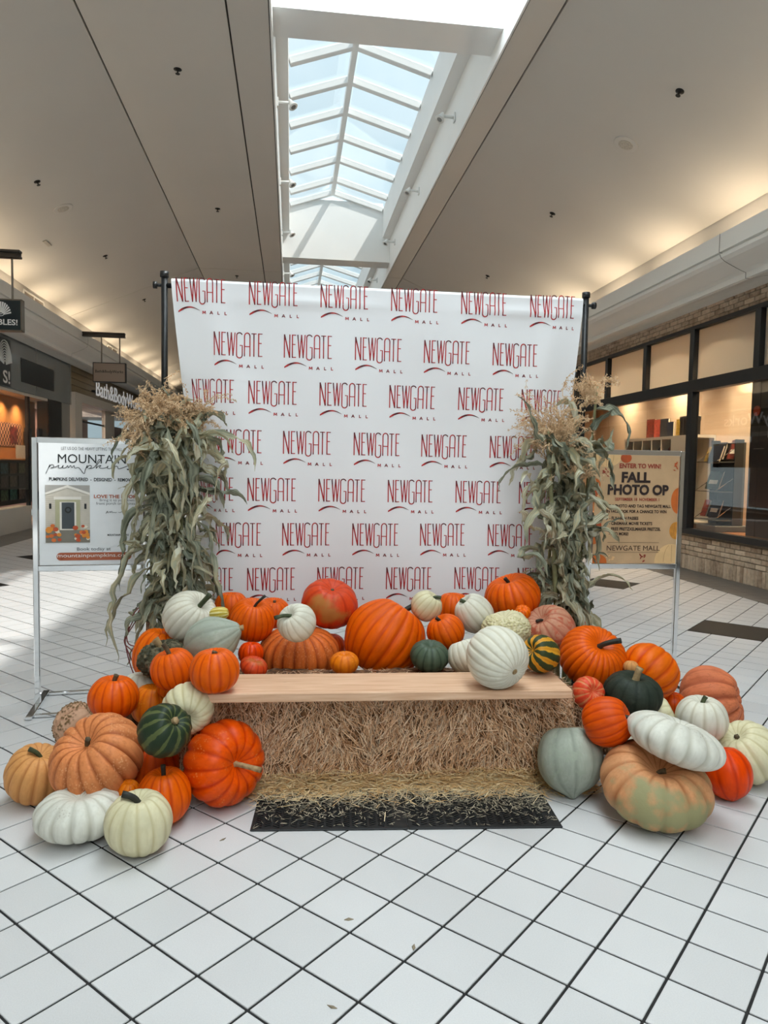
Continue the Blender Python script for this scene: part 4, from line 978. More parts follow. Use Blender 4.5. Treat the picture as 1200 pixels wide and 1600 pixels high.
def bale(cx, cy, L, D, Hh, rz, label, nfront, seed, faces=('front', 'right', 'top')):
    global rnd
    rnd = random.Random(seed)
    m = MB(); nx, ny, nz = 30, 14, 14
    def pt(u, v, w):
        x, y, z = (u-.5)*L, (v-.5)*D, w*Hh
        ed = (max(abs(u-.5), .42)-.42)/.08, (max(abs(v-.5), .40)-.40)/.10, (max(abs(w-.5), .42)-.42)/.08
        x *= 1-.02*(ed[1]**2+ed[2]**2); y *= 1-.04*(ed[0]**2+ed[2]**2)
        nn = noise.noise(Vector((x*14+seed, y*14, z*14)))*.010 + noise.noise(Vector((x*40, y*40+seed, z*40)))*.006
        x += nn*(1 if u in (0, 1) else 0)*(1 if u else -1); y += nn*(1 if v in (0, 1) else 0)*(1 if v else -1); z += (nn if w == 1 else 0)
        return (x, y, z)
    grid = {}
    def vid(i, j, k):
        if (i, j, k) not in grid: grid[(i, j, k)] = len(m.v); m.v.append(pt(i/nx, j/ny, k/nz))
        return grid[(i, j, k)]
    for i in range(nx):
        for k in range(nz):
            m.f.append((vid(i, 0, k), vid(i+1, 0, k), vid(i+1, 0, k+1), vid(i, 0, k+1))); m.f.append((vid(i, ny, k), vid(i, ny, k+1), vid(i+1, ny, k+1), vid(i+1, ny, k)))
    for j in range(ny):
        for k in range(nz):
            m.f.append((vid(0, j, k), vid(0, j, k+1), vid(0, j+1, k+1), vid(0, j+1, k))); m.f.append((vid(nx, j, k), vid(nx, j+1, k), vid(nx, j+1, k+1), vid(nx, j, k+1)))
    for i in range(nx):
        for j in range(ny):
            m.f.append((vid(i, j, nz), vid(i+1, j, nz), vid(i+1, j+1, nz), vid(i, j+1, nz))); m.f.append((vid(i, j, 0), vid(i, j+1, 0), vid(i+1, j+1, 0), vid(i+1, j, 0)))
    e = m.build('hay_bale', M_hay, None, True); e.location = (cx, cy, 0); e.rotation_euler = (0, 0, rz); tag(e, label, 'hay bale', 'hay bales of the bench')
    s_ = MB()
    for k in range(nfront):
        f = rnd.random()
        if 'front' in faces and f < .72:
            x, z = rnd.uniform(-L/2, L/2), rnd.uniform(.005, Hh-.004); y = -D/2-rnd.uniform(-.006, .012)
            # stems stream down the face in slanting clumps
            a = math.radians(90+32*noise.noise(Vector((x*5+seed, z*4, 1.3)))*2 + rnd.gauss(0, 30)); d = Vector((math.cos(a), rnd.gauss(0, .16), math.sin(a))); nr = Vector((rnd.gauss(0, .5), -1, rnd.gauss(0, .5))).normalized()
            Ls = rnd.uniform(.03, .085); z = max(z, .012+abs(math.sin(a))*Ls*.5); z = min(z, Hh-abs(math.sin(a))*Ls*.45)
            blade(s_, Vector((x, y, z)), d, nr, Ls, rnd.uniform(.002, .0046))
        elif 'right' in faces and f < .84:
            y, z = rnd.uniform(-D/2, D/2), rnd.uniform(.02, Hh-.02); x = L/2+rnd.uniform(-.005, .012)
            a = math.radians(90+rnd.gauss(0, 40)); d = Vector((rnd.gauss(0, .2), math.cos(a), math.sin(a))); Ls = rnd.uniform(.03, .07); z = min(max(z, Ls*.5), Hh-Ls*.4)
            blade(s_, Vector((x, y, z)), d, Vector((1, rnd.gauss(0, .3), rnd.gauss(0, .3))).normalized(), Ls, rnd.uniform(.0014, .003))
        else:
            x, y = rnd.uniform(-L/2, L/2), rnd.uniform(-D/2, D/2); z = Hh+rnd.uniform(-.004, .003)
            a = rnd.uniform(0, 6.28); d = Vector((math.cos(a), math.sin(a), rnd.gauss(0, .05)))
            blade(s_, Vector((x, y, z)), d, Vector((0, 0, 1)), rnd.uniform(.03, .08), rnd.uniform(.0014, .003), .04)
    so = s_.build('straw', M_straw, e); so['kind'] = 'stuff'
    return e
HB = .415
bale(-.045, 3.325, .885, .37, HB, RB, 'hay bale under the plank, end beside the big red pumpkin', 9000, 11)
bale(.846, 3.294, .875, .37, HB, RB, 'hay bale under the plank, end beside the grey-green squash', 9000, 12)
bale(.02, 3.70, .90, .34, .285, RB, 'low hay bale behind the bench under the wide peach-orange pumpkin', 900, 13, ('top',))
bale(.93, 3.67, .86, .34, .285, RB, 'low hay bale behind the bench under the warty cream gourd', 900, 14, ('top',))
bale(-.66, 3.66, .40, .34, .30, 0, 'small hay bale buried in the pumpkin heap beside the white poster stand', 500, 15, ('top',))
bale(1.60, 3.53, .50, .36, .25, 0, 'small hay bale buried in the pumpkin heap beside the tan poster stand', 900, 16, ('front', 'top'))
# plank
M_wood, nt, out = nmat('pine_plank')
b = nt.nodes.new('ShaderNodeBsdfPrincipled'); nt.links.new(b.outputs[0], out.inputs[0]); b.inputs['Roughness'].default_value = .6
tc = nt.nodes.new('ShaderNodeTexCoord'); mp = nt.nodes.new('ShaderNodeMapping'); mp.inputs['Scale'].default_value = (1.6, 22, 22)
wv = nt.nodes.new('ShaderNodeTexNoise'); wv.inputs['Scale'].default_value = 2.2; wv.inputs['Detail'].default_value = 6; wv.inputs['Distortion'].default_value = .6
vr = nt.nodes.new('ShaderNodeTexVoronoi'); vr.inputs['Scale'].default_value = 4.3; mp2 = nt.nodes.new('ShaderNodeMapping'); mp2.inputs['Scale'].default_value = (.9, 1.7, .3)
r = nt.nodes.new('ShaderNodeValToRGB'); r.color_ramp.elements[0].position = .25; r.color_ramp.elements[0].color = srgb(200, 152, 116); r.color_ramp.elements[1].position = .75; r.color_ramp.elements[1].color = srgb(232, 194, 162)
rk_ = nt.nodes.new('ShaderNodeValToRGB'); rk_.color_ramp.elements[0].position = .03; rk_.color_ramp.elements[0].color = (.25, .13, .07, 1); rk_.color_ramp.elements[1].position = .085; rk_.color_ramp.elements[1].color = (1, 1, 1, 1)
mx = nt.nodes.new('ShaderNodeMixRGB'); mx.blend_type = 'MULTIPLY'; mx.inputs[0].default_value = .8
nt.links.new(tc.outputs['Object'], mp.inputs[0]); nt.links.new(mp.outputs[0], wv.inputs['Vector']); nt.links.new(wv.outputs['Fac'], r.inputs['Fac'])
nt.links.new(tc.outputs['Object'], mp2.inputs[0]); nt.links.new(mp2.outputs[0], vr.inputs['Vector']); nt.links.new(vr.outputs['Distance'], rk_.inputs['Fac'])
nt.links.new(r.outputs['Color'], mx.inputs[1]); nt.links.new(rk_.outputs['Color'], mx.inputs[2]); nt.links.new(mx.outputs[0], b.inputs['Base Color'])
m = MB(); m.box(-.7725, -.143, 0, .7725, .143, .039, .004); pk = m.build('plank', M_wood); pk.location = (.4425, 3.115, .423); pk.rotation_euler = (0, 0, RB); tag(pk, 'pale pine plank laid across the hay bales as a bench seat', 'plank')
# mats
M_rub = mat('black_rubber', srgb(22, 23, 24), .62, nscale=40, namt=.25)
def rubber_mat(cx, cy, w, d, rz, label):
    e = empty('floor_mat', (cx, cy, 0), rz); tag(e, label, 'mat', 'black rubber mats before the hay bench')
    m = MB(); m.box(-w/2, -d/2, 0, w/2, d/2, .007, .003); m.build('mat_base', M_rub, e)
    m = MB(); px, py = .034, .016
    for i in range(int((w-.05)/px)):
        for j in range(int((d-.04)/py)):
            x, y = -w/2+.03+i*px, -d/2+.025+j*py+(.008 if i % 2 else 0); a = math.radians(32 if i % 2 else -32)
            c_, s_ = math.cos(a), math.sin(a); hl, hw = .013, .0032
            q = [(x+u*c_-v*s_, y+u*s_+v*c_) for u, v in ((-hl, -hw), (hl, -hw), (hl, hw), (-hl, hw))]
            m.add([(*p, .007) for p in q]+[(*p, .0105) for p in q], [(4, 5, 6, 7), (0, 1, 5, 4), (1, 2, 6, 5), (2, 3, 7, 6), (3, 0, 4, 7)])
    o = m.build('chevron_ribs', M_rub, e); o['kind'] = 'stuff'
    return e
RM = math.radians(-4.0)
mc = Vector((.478, 2.90, 0)); du = Vector((math.cos(RM), math.sin(RM), 0))
rubber_mat(*(mc-du*.305).xy, .609, .39, RM, 'black ribbed rubber mat before the bench, big red pumpkin side')
rubber_mat(*(mc+du*.305).xy, .609, .39, RM, 'black ribbed rubber mat before the bench, grey-green squash side')
# loose straw
rnd = random.Random(21)
m = MB()
for k in range(6000):
    x = rnd.uniform(-.20, 1.36); t = abs(rnd.gauss(0, .06)); y = 3.145-.035*(x-.5)-t*1.25-.01*math.sin(x*9)
    hz = .065*math.exp(-(t/.06)**2)
    a = rnd.gauss(0, .75)+(math.pi if rnd.random() < .5 else 0); blade(m, Vector((x, y, .012+rnd.random()*hz)), Vector((math.cos(a), math.sin(a), rnd.gauss(0, .07))), Vector((rnd.gauss(0, .3), rnd.gauss(0, .3), 1)).normalized(), rnd.uniform(.035, .105), rnd.uniform(.0026, .005), .10)
o = m.build('loose_straw', M_straw2); tag(o, 'loose golden straw heaped along the foot of the hay bales', 'straw', None, 'stuff')
m = MB()
for k in range(3600):
    u = rnd.uniform(-.60, .60); v = .19-abs(rnd.gauss(0, .145)); 
    if v < -.185: continue
    p = mc + du*u + Vector((-du.y, du.x, 0))*v
    a = rnd.uniform(0, 6.28); blade(m, Vector((p.x, p.y, .012+rnd.random()*.004)), Vector((math.cos(a), math.sin(a), 0)), Vector((0, 0, 1)), rnd.uniform(.008, .03)*(1.6 if rnd.random() < .15 else 1), rnd.uniform(.0012, .0026), .02)
o = m.build('scattered_straw', M_straw3); tag(o, 'bits of straw scattered over the black rubber mats', 'straw', None, 'stuff')
# crumbs on the tiles
for i, (x, y, lab) in enumerate(((.19, 2.17, 'brown leaf scrap on the tiles in front of the mats'), (.37, 2.02, 'grey chip lying on the tiles in front of the mats'), (.12, 1.81, 'dried leaf scrap nearest the camera on the tiles'), (-.24, 2.70, 'pale straw scrap on the tile beside the mat corner'))):
    m = MB(); a = i*1.3; pts = [(.016*math.cos(a), .016*math.sin(a), .002), (.006*math.cos(a+1.5), .006*math.sin(a+1.5), .004), (-.014*math.cos(a), -.014*math.sin(a), .002), (-.005*math.cos(a+1.5), -.005*math.sin(a+1.5), .001)]
    m.add(pts+[(p[0], p[1], 0.0) for p in pts], [(0, 1, 2, 3), (4, 7, 6, 5), (0, 4, 5, 1), (1, 5, 6, 2), (2, 6, 7, 3), (3, 7, 4, 0)]); o = m.build('debris', mat('dry_leaf', srgb(140, 126, 104), .8, nscale=80, namt=.2)); o.location = (x, y, .0); tag(o, lab, 'debris')

# ================================================================== CORN STALK BUNDLES
def leaf_mat(name, a, b2, c2):
    m, nt, out = nmat(name); b = nt.nodes.new('ShaderNodeBsdfPrincipled'); nt.links.new(b.outputs[0], out.inputs[0]); b.inputs['Roughness'].default_value = .6
    at = nt.nodes.new('ShaderNodeAttribute'); at.attribute_name = 'across'; oi = nt.nodes.new('ShaderNodeObjectInfo')
    mp = nt.nodes.new('ShaderNodeMath'); mp.operation = 'MULTIPLY'; mp.inputs[1].default_value = 11.0
    sn = nt.nodes.new('ShaderNodeMath'); sn.operation = 'SINE'; tc = nt.nodes.new('ShaderNodeTexCoord'); nz = nt.nodes.new('ShaderNodeTexNoise'); nz.inputs['Scale'].default_value = 9; nz.inputs['Detail'].default_value = 5
    nt.links.new(tc.outputs['Object'], nz.inputs['Vector'])
    nt.links.new(at.outputs['Fac'], mp.inputs[0]); nt.links.new(mp.outputs[0], sn.inputs[0])
    a1 = nt.nodes.new('ShaderNodeMath'); a1.operation = 'MULTIPLY_ADD'; a1.inputs[1].default_value = .10; nt.links.new(sn.outputs[0], a1.inputs[0]); nt.links.new(nz.outputs['Fac'], a1.inputs[2])
    a2 = nt.nodes.new('ShaderNodeMath'); a2.operation = 'MULTIPLY_ADD'; a2.inputs[1].default_value = .5; nt.links.new(oi.outputs['Random'], a2.inputs[0]); nt.links.new(a1.outputs[0], a2.inputs[2])
    r = nt.nodes.new('ShaderNodeValToRGB'); es = r.color_ramp.elements; es[0].position = .36; es[0].color = b2; es[1].position = 1.0; es[1].color = c2; q = es.new(.66); q.color = a; q = es.new(.90); q.color = srgb(184, 172, 136)
    nt.links.new(a2.outputs[0], r.inputs['Fac']); nt.links.new(r.outputs['Color'], b.inputs['Base Color'])
    tr = nt.nodes.new('ShaderNodeBsdfTranslucent'); nt.links.new(r.outputs['Color'], tr.inputs[0]); mx = nt.nodes.new('ShaderNodeMixShader'); mx.inputs[0].default_value = .18
    nt.links.new(b.outputs[0], mx.inputs[1]); nt.links.new(tr.outputs[0], mx.inputs[2]); nt.links.new(mx.outputs[0], out.inputs[0])
    return m
M_leaf = leaf_mat('dry_corn_leaf', srgb(150, 153, 132), srgb(92, 97, 80), srgb(206, 204, 182))
M_stalk = mat('corn_stalk', srgb(158, 156, 112), .6, nscale=14, col2=srgb(112, 112, 78), namt=.15)
M_tassel = mat('corn_tassel', srgb(236, 206, 168), .8, nscale=30, col2=srgb(190, 156, 116), namt=.2)
M_vine = mat('red_vine', srgb(132, 66, 62), .6, nscale=20, namt=.2)
def leaf(par, p0, d0, L, w, droop, twist, curl, rg, crumple=1.0):
    """long dry maize blade: leaves the stalk, kinks, droops, twists and crumples"""
    N = 22; K = 7; p = Vector(p0); d = Vector(d0).normalized(); vs, fs, ac = [], [], []
    side = d.cross(Vector((0, 0, 1))); side = side.normalized() if side.length > 1e-3 else Vector((1, 0, 0))
    tw = rg.uniform(-.6, .6); wob = rg.uniform(0, 6.28); cu0 = curl
    kinks = {rg.randrange(3, 8): rg.gauss(0, .55)*crumple, rg.randrange(8, 15): rg.gauss(0, .7)*crumple}
    s1, s2, s3 = rg.uniform(8, 16), rg.uniform(14, 26), rg.uniform(0, 6.28)
    for i in range(N+1):
        t = i/N; wd = w*min(1, .30+t*4.0)*max(.02, (1-t**2.4))**.8*(1+.12*math.sin(t*s1+s3))
        nrm = side.cross(d).normalized()
        q = Quaternion(d, tw); sd = q @ side; nn = q @ nrm
        cu_ = cu0*(1+.6*math.sin(t*s1*.6+wob))
        for k in range(K):
            s_ = k/(K-1)*2-1
            off = sd*(s_*wd/2*(1-.22*min(1, abs(cu_))*s_*s_)) + nn*(abs(s_)**1.5*cu_*wd*.40 + crumple*.10*wd*math.sin(t*s2+wob+s_*2.2)*abs(s_) + .05*wd*math.sin(s_*7+t*9))
            vs.append(tuple(p+off)); ac.append(s_)
        st = L/N
        if i in kinks:
            d = (Quaternion(side, abs(kinks[i])*.8) @ d); d = Quaternion(Vector((0, 0, 1)), kinks[i]*.5) @ d; tw += kinks[i]*1.3
        d = (d+Vector((rg.gauss(0, .15), rg.gauss(0, .13), rg.gauss(0, .10)-droop*(.5+1.1*t)*st*8))).normalized(); p = p+d*st
        side = (side-d*side.dot(d)); side = side.normalized() if side.length > 1e-4 else d.orthogonal().normalized()
        tw += twist/N
        if p.y > 4.15: p.y = 4.15
    for i in range(N):
        for k in range(K-1): a = i*K+k; fs.append((a, a+1, a+K+1, a+K))
    o_ = Vector((rg.uniform(-9, 9), rg.uniform(-9, 9), rg.uniform(-9, 9))); cr = []
    for x, y, z in vs:
        q = Vector((x, y, z)); n3 = noise.noise_vector(q*26+o_)*.007*crumple + noise.noise_vector(q*60-o_)*.0028*crumple
        cr.append((x+n3.x, min(y+n3.y, 4.168), z+n3.z))
    vs = cr
    me = bpy.data.meshes.new('leaf'); me.from_pydata(vs, [], fs); me.update(); me.polygons.foreach_set('use_smooth', [True]*len(fs))
    at = me.attributes.new('across', 'FLOAT', 'POINT'); at.data.foreach_set('value', ac)
    return link('leaf', me, M_leaf, par)
def tassel(par, p0, d0, L, nb, spread, rg, nm='tassel'):
    """branching seed head: thin arching branches beaded with dry florets"""
    m = MB(); d0 = Vector(d0).normalized()
    for b_ in range(nb):
        t0 = 0 if b_ == 0 else rg.uniform(.0, .45)
        p = Vector(p0)+d0*(L*t0*.6); d = d0 if b_ == 0 else (d0+Vector((rg.gauss(0, 1), rg.gauss(0, .7), rg.gauss(0, .3)))*spread).normalized()
        l_ = L*(1 if b_ == 0 else rg.uniform(.5, .95)); N = 10; pts = []
        for i in range(N+1):
            pts.append(p.copy()); d = (d+Vector((rg.gauss(0, .22), rg.gauss(0, .22), rg.gauss(0, .2)-.10*i/N*2))).normalized(); p = p+d*(l_/N)
        m.tube(pts, [.0024*(1-.6*i/N) for i in range(N+1)], 4, False)
        for i in range(2, N+1):
            for k in range(4):
                c = pts[i]+Vector((rg.gauss(0, .0045), rg.gauss(0, .0045), rg.gauss(0, .006))); r_ = rg.uniform(.003, .0058)
                dd = (d+Vector((rg.gauss(0, .6), rg.gauss(0, .6), rg.gauss(0, .6)))).normalized(); s_ = dd.orthogonal().normalized()*r_*.55; u_ = dd.cross(s_).normalized()*r_*.55
                m.add([c-dd*r_*1.5, c+s_, c+u_, c-s_, c-u_, c+dd*r_*1.7], [(0, 2, 1), (0, 3, 2), (0, 4, 3), (0, 1, 4), (5, 1, 2), (5, 2, 3), (5, 3, 4), (5, 4, 1)])
    return m.build(nm, M_tassel, par)
def bundle(cx, cy, label, seed, lean, stalks, tassels, hand, nleaf, dens, zlow):
    rg = random.Random(seed)
    e = empty('corn_bundle', (0, 0, 0)); tag(e, label, 'corn stalks', 'corn stalk bundles tied to the banner stand')
    lines = []
    for (dx, dy, tx, ty, zt, r_) in stalks:
        a, b_ = Vector((cx+dx, cy+dy, .0)), Vector((cx+tx, cy+ty, zt)); pts = []
        for i in range(13):
            t = i/12; p = a.lerp(b_, t); p += Vector((math.sin(t*3+dx*20)*.012, 0, 0)); pts.append(p)
        m = MB(); rads = [r_*(1-.45*i/12)*(1.18 if i % 3 == 0 else 1) for i in range(13)]; m.tube(pts, rads, 9); m.build('stalk', M_stalk, e, True); lines.append(pts)
    def at(k, z):
        L = lines[k]; z1 = L[-1].z; t = max(0, min(1, z/z1)); i = min(11, int(t*12)); return L[i].lerp(L[i+1], t*12-i)
    # hanging blades
    for k in range(nleaf):
        z = zlow+(1.72-zlow)*(k+.5)/nleaf + rg.uniform(-.06, .06); s_ = rg.randrange(len(lines)); p = at(s_, min(z, lines[s_][-1].z-.05))
        an = rg.uniform(-3.3, .16) if k % 3 else rg.gauss(-1.57, .6); up = rg.uniform(-.9, .65)
        d = Vector((math.cos(an)*.75, math.sin(an)*.7, up))
        short = rg.random() < .5
        leaf(e, p, d, (rg.uniform(.16, .30) if short else rg.uniform(.28, .44))*dens, rg.uniform(.032, .072), rg.uniform(.9, 3.4), rg.gauss(0, 2.6), rg.choice((-1, 1))*rg.uniform(.4, 1.5), rg, rg.uniform(1.2, 2.2))
    for (p, d, L, w, dr, tw, cu) in hand: leaf(e, p, d, L, w*.95, dr, tw*1.6, cu*1.6, rg, 1.3)
    for (p, d, L, nb, sp) in tassels: tassel(e, p, d, L, nb, sp, rg)
    return e
lx, ly = -.622, 4.02
stl = [(rgx, rgy, rtx, rty, z, .013) for rgx, rgy, rtx, rty, z in ((-.05, 0, -.09, .02, 1.66), (-.02, -.05, -.03, -.02, 1.62), (.03, -.03, .04, -.03, 1.7), (.05, .03, .10, .02, 1.68), (0, .05, .0, .05, 1.72), (-.09, .02, -.14, .03, 1.58), (.02, .0, .14, .0, 1.60), (-.06, -.04, -.08, -.05, 1.5))]
tsl = []
rg = random.Random(5)
for k in range(26):
    x = lx+rg.uniform(-.13, .15); tsl.append((Vector((x, ly+rg.uniform(-.09, .05), 1.64+rg.uniform(-.07, .06))), Vector((rg.gauss(0, .35), rg.gauss(-.1, .3), 1)), rg.uniform(.11, .19), 10, .6))
for k in range(6): tsl.append((Vector((lx-.14+rg.uniform(-.04, .04), ly-.06, 1.66+rg.uniform(-.1, .03))), Vector((-.4+rg.gauss(0, .3), -.2, -.7)), rg.uniform(.14, .24), 8, .5))
tsl += [(Vector((lx-.03, ly, 1.72)), Vector((-.22, 0, 1)), .26, 2, .1), (Vector((lx+.16, ly-.02, 1.70)), Vector((.4, 0, 1)), .20, 3, .12), (Vector((lx-.16, ly-.02, 1.60)), Vector((-.5, 0, .6)), .24, 3, .12)]
hl = [(Vector((lx+.10, ly-.05, 1.50)), (.8, -.25, .55), .52, .055, .9, 1.2, .5), (Vector((lx+.12, ly-.06, 1.46)), (.7, -.3, .2), .58, .05, 1.1, -1.5, .4), (Vector((lx+.08, ly-.08, 1.32)), (.75, -.3, .9), .34, .06, .5, .6, -.5),
      (Vector((lx+.1, ly-.06, 1.22)), (.75, -.25, -.1), .50, .055, 1.2, 1.4, .5), (Vector((lx+.1, ly-.05, 1.10)), (.6, -.3, -.1), .62, .05, 1.5, .8, .4), (Vector((lx-.1, ly-.06, 1.35)), (-.5, -.3, .2), .46, .055, 2.0, -.6, .5),
      (Vector((lx-.1, ly-.08, 1.18)), (-.55, -.4, .1), .52, .055, 2.0, .9, .5), (Vector((lx-.08, ly-.08, .98)), (-.7, -.35, -.1), .72, .055, 1.2, 1.2, .5), (Vector((lx-.12, ly-.06, .84)), (-.5, -.25, -.4), .50, .042, 1.3, 2.2, .6),
      (Vector((lx+.04, ly, 1.66)), (.25, -.1, 1), .20, .03, .05, .4, .5), (Vector((lx-.02, ly-.10, 1.48)), (.1, -.8, .35), .46, .075, 1.5, .5, .5), (Vector((lx+.05, ly-.10, 1.36)), (-.35, -.8, .4), .50, .075, 1.6, -.7, .5)]
bl = bundle(lx, ly, 'dried corn stalk bundle beside the white pumpkin poster', 31, 0, stl, tsl, hl, 250, 1.0, .44)
rg = random.Random(8)
for k in range(4):
    m = MB(); pts = []; p = Vector((lx-.10, ly-.04, .66-.04*k))
    for i in range(16): t = i/15; pts.append(p+Vector((-.13*math.sin(t*3.0+k*.4)-.03*k*t, -.02*i/15-.06*t, -.40*t*(.7+.15*k)+.03*math.sin(t*8+k*2)))); 
    m.tube(pts, .0032, 5); m.build('vine', M_vine, bl, True)
rx, ry = 1.53, 4.02
strr = [(dx, dy, tx, ty, z, r_) for dx, dy, tx, ty, z, r_ in ((.0, -.09, -.12, -.10, 1.62, .016), (-.05, 0, -.06, .0, 1.62, .013), (.05, 0, .05, 0, 1.70, .013), (.03, -.05, .20, -.02, 1.88, .012), (.0, .04, .02, .04, 1.7, .013), (-.03, -.04, -.02, -.04, 1.55, .013), (.08, .02, .10, .03, 1.6, .013), (.06, -.06, .05, -.06, 1.2, .014))]
tsr = []
rg = random.Random(9)
for k in range(17): tsr.append((Vector((rx-.07+rg.gauss(0, .065), ry-.05+rg.uniform(-.07, .05), 1.46+rg.uniform(-.04, .12))), Vector((rg.gauss(-.05, .35), rg.gauss(-.1, .3), 1)), rg.uniform(.22, .34), 9, .42))
for k in range(4): tsr.append((Vector((rx+.10+rg.uniform(-.05, .05), ry-.06, 1.80+rg.uniform(-.06, .04))), Vector((rg.gauss(-.1, .5), -.1, .3)), rg.uniform(.12, .2), 8, .7))
for k in range(3): tsr.append((Vector((rx+.20, ry-.02, 1.84+.03*k)), Vector((rg.choice((-1, 1, .8))*.8, -.1, .25)), rg.uniform(.12, .19), 7, .55))
for k in range(4): tsr.append((Vector((rx+.05, ry-.11, 1.34)), Vector((rg.uniform(-.3, .6), -.2, .5)), .2, 6, .4))
tsr += [(Vector((rx-.16, ry-.05, 1.60)), Vector((-.55, 0, 1)), .34, 2, .06), (Vector((rx+.0, ry, 1.82)), Vector((.1, 0, 1)), .22, 2, .06)]
hr_ = [(Vector((rx-.10, ry-.08, 1.53)), (-1, -.15, .35), .40, .05, .55, 1.0, .5), (Vector((rx-.10, ry-.08, 1.42)), (-1, -.2, .15), .38, .045, .5, -.8, .5), (Vector((rx-.08, ry-.1, 1.32)), (-1, -.3, .2), .42, .06, .7, .6, .5), (Vector((rx-.10, ry-.08, 1.05)), (-1, -.2, .25), .36, .05, .4, .8, .5),
       (Vector((rx+.06, ry-.10, 1.36)), (1, -.1, .5), .30, .06, .5, .5, .5), (Vector((rx+.05, ry-.12, 1.46)), (1, -.2, .35), .34, .05, .3, .9, .4), (Vector((rx+.0, ry-.13, 1.06)), (.85, -.45, .45), .56, .045, .75, .7, .5), (Vector((rx+.08, ry-.08, .70)), (.9, -.2, .5), .38, .05, .7, 1.0, .4),
       (Vector((rx+.08, ry-.06, 1.04)), (.9, -.2, .1), .34, .022, 1.2, .7, .3), (Vector((rx-.14, ry-.08, .95)), (-.6, -.3, .2), .52, .06, 1.5, 1.3, .5), (Vector((rx-.16, ry-.06, .84)), (-.7, -.2, -.2), .44, .03, 1.0, 1.5, .5), (Vector((rx-.12, ry-.11, 1.28)), (-.6, -.7, .5), .46, .07, 1.6, .8, .5), (Vector((rx+.02, ry-.12, 1.22)), (.4, -.8, .5), .44, .07, 1.5, -.6, .5),
       (Vector((rx+.1, ry-.03, 1.6)), (.8, -.2, .6), .26, .05, .6, .7, .5), (Vector((rx+.06, ry-.08, 1.62)), (-.1, -.5, .9), .34, .055, 1.2, .7, .5)]
br = bundle(rx, ry, 'dried corn stalk bundle beside the tan fall poster', 32, 0, strr, tsr, hr_, 215, .95, .48)

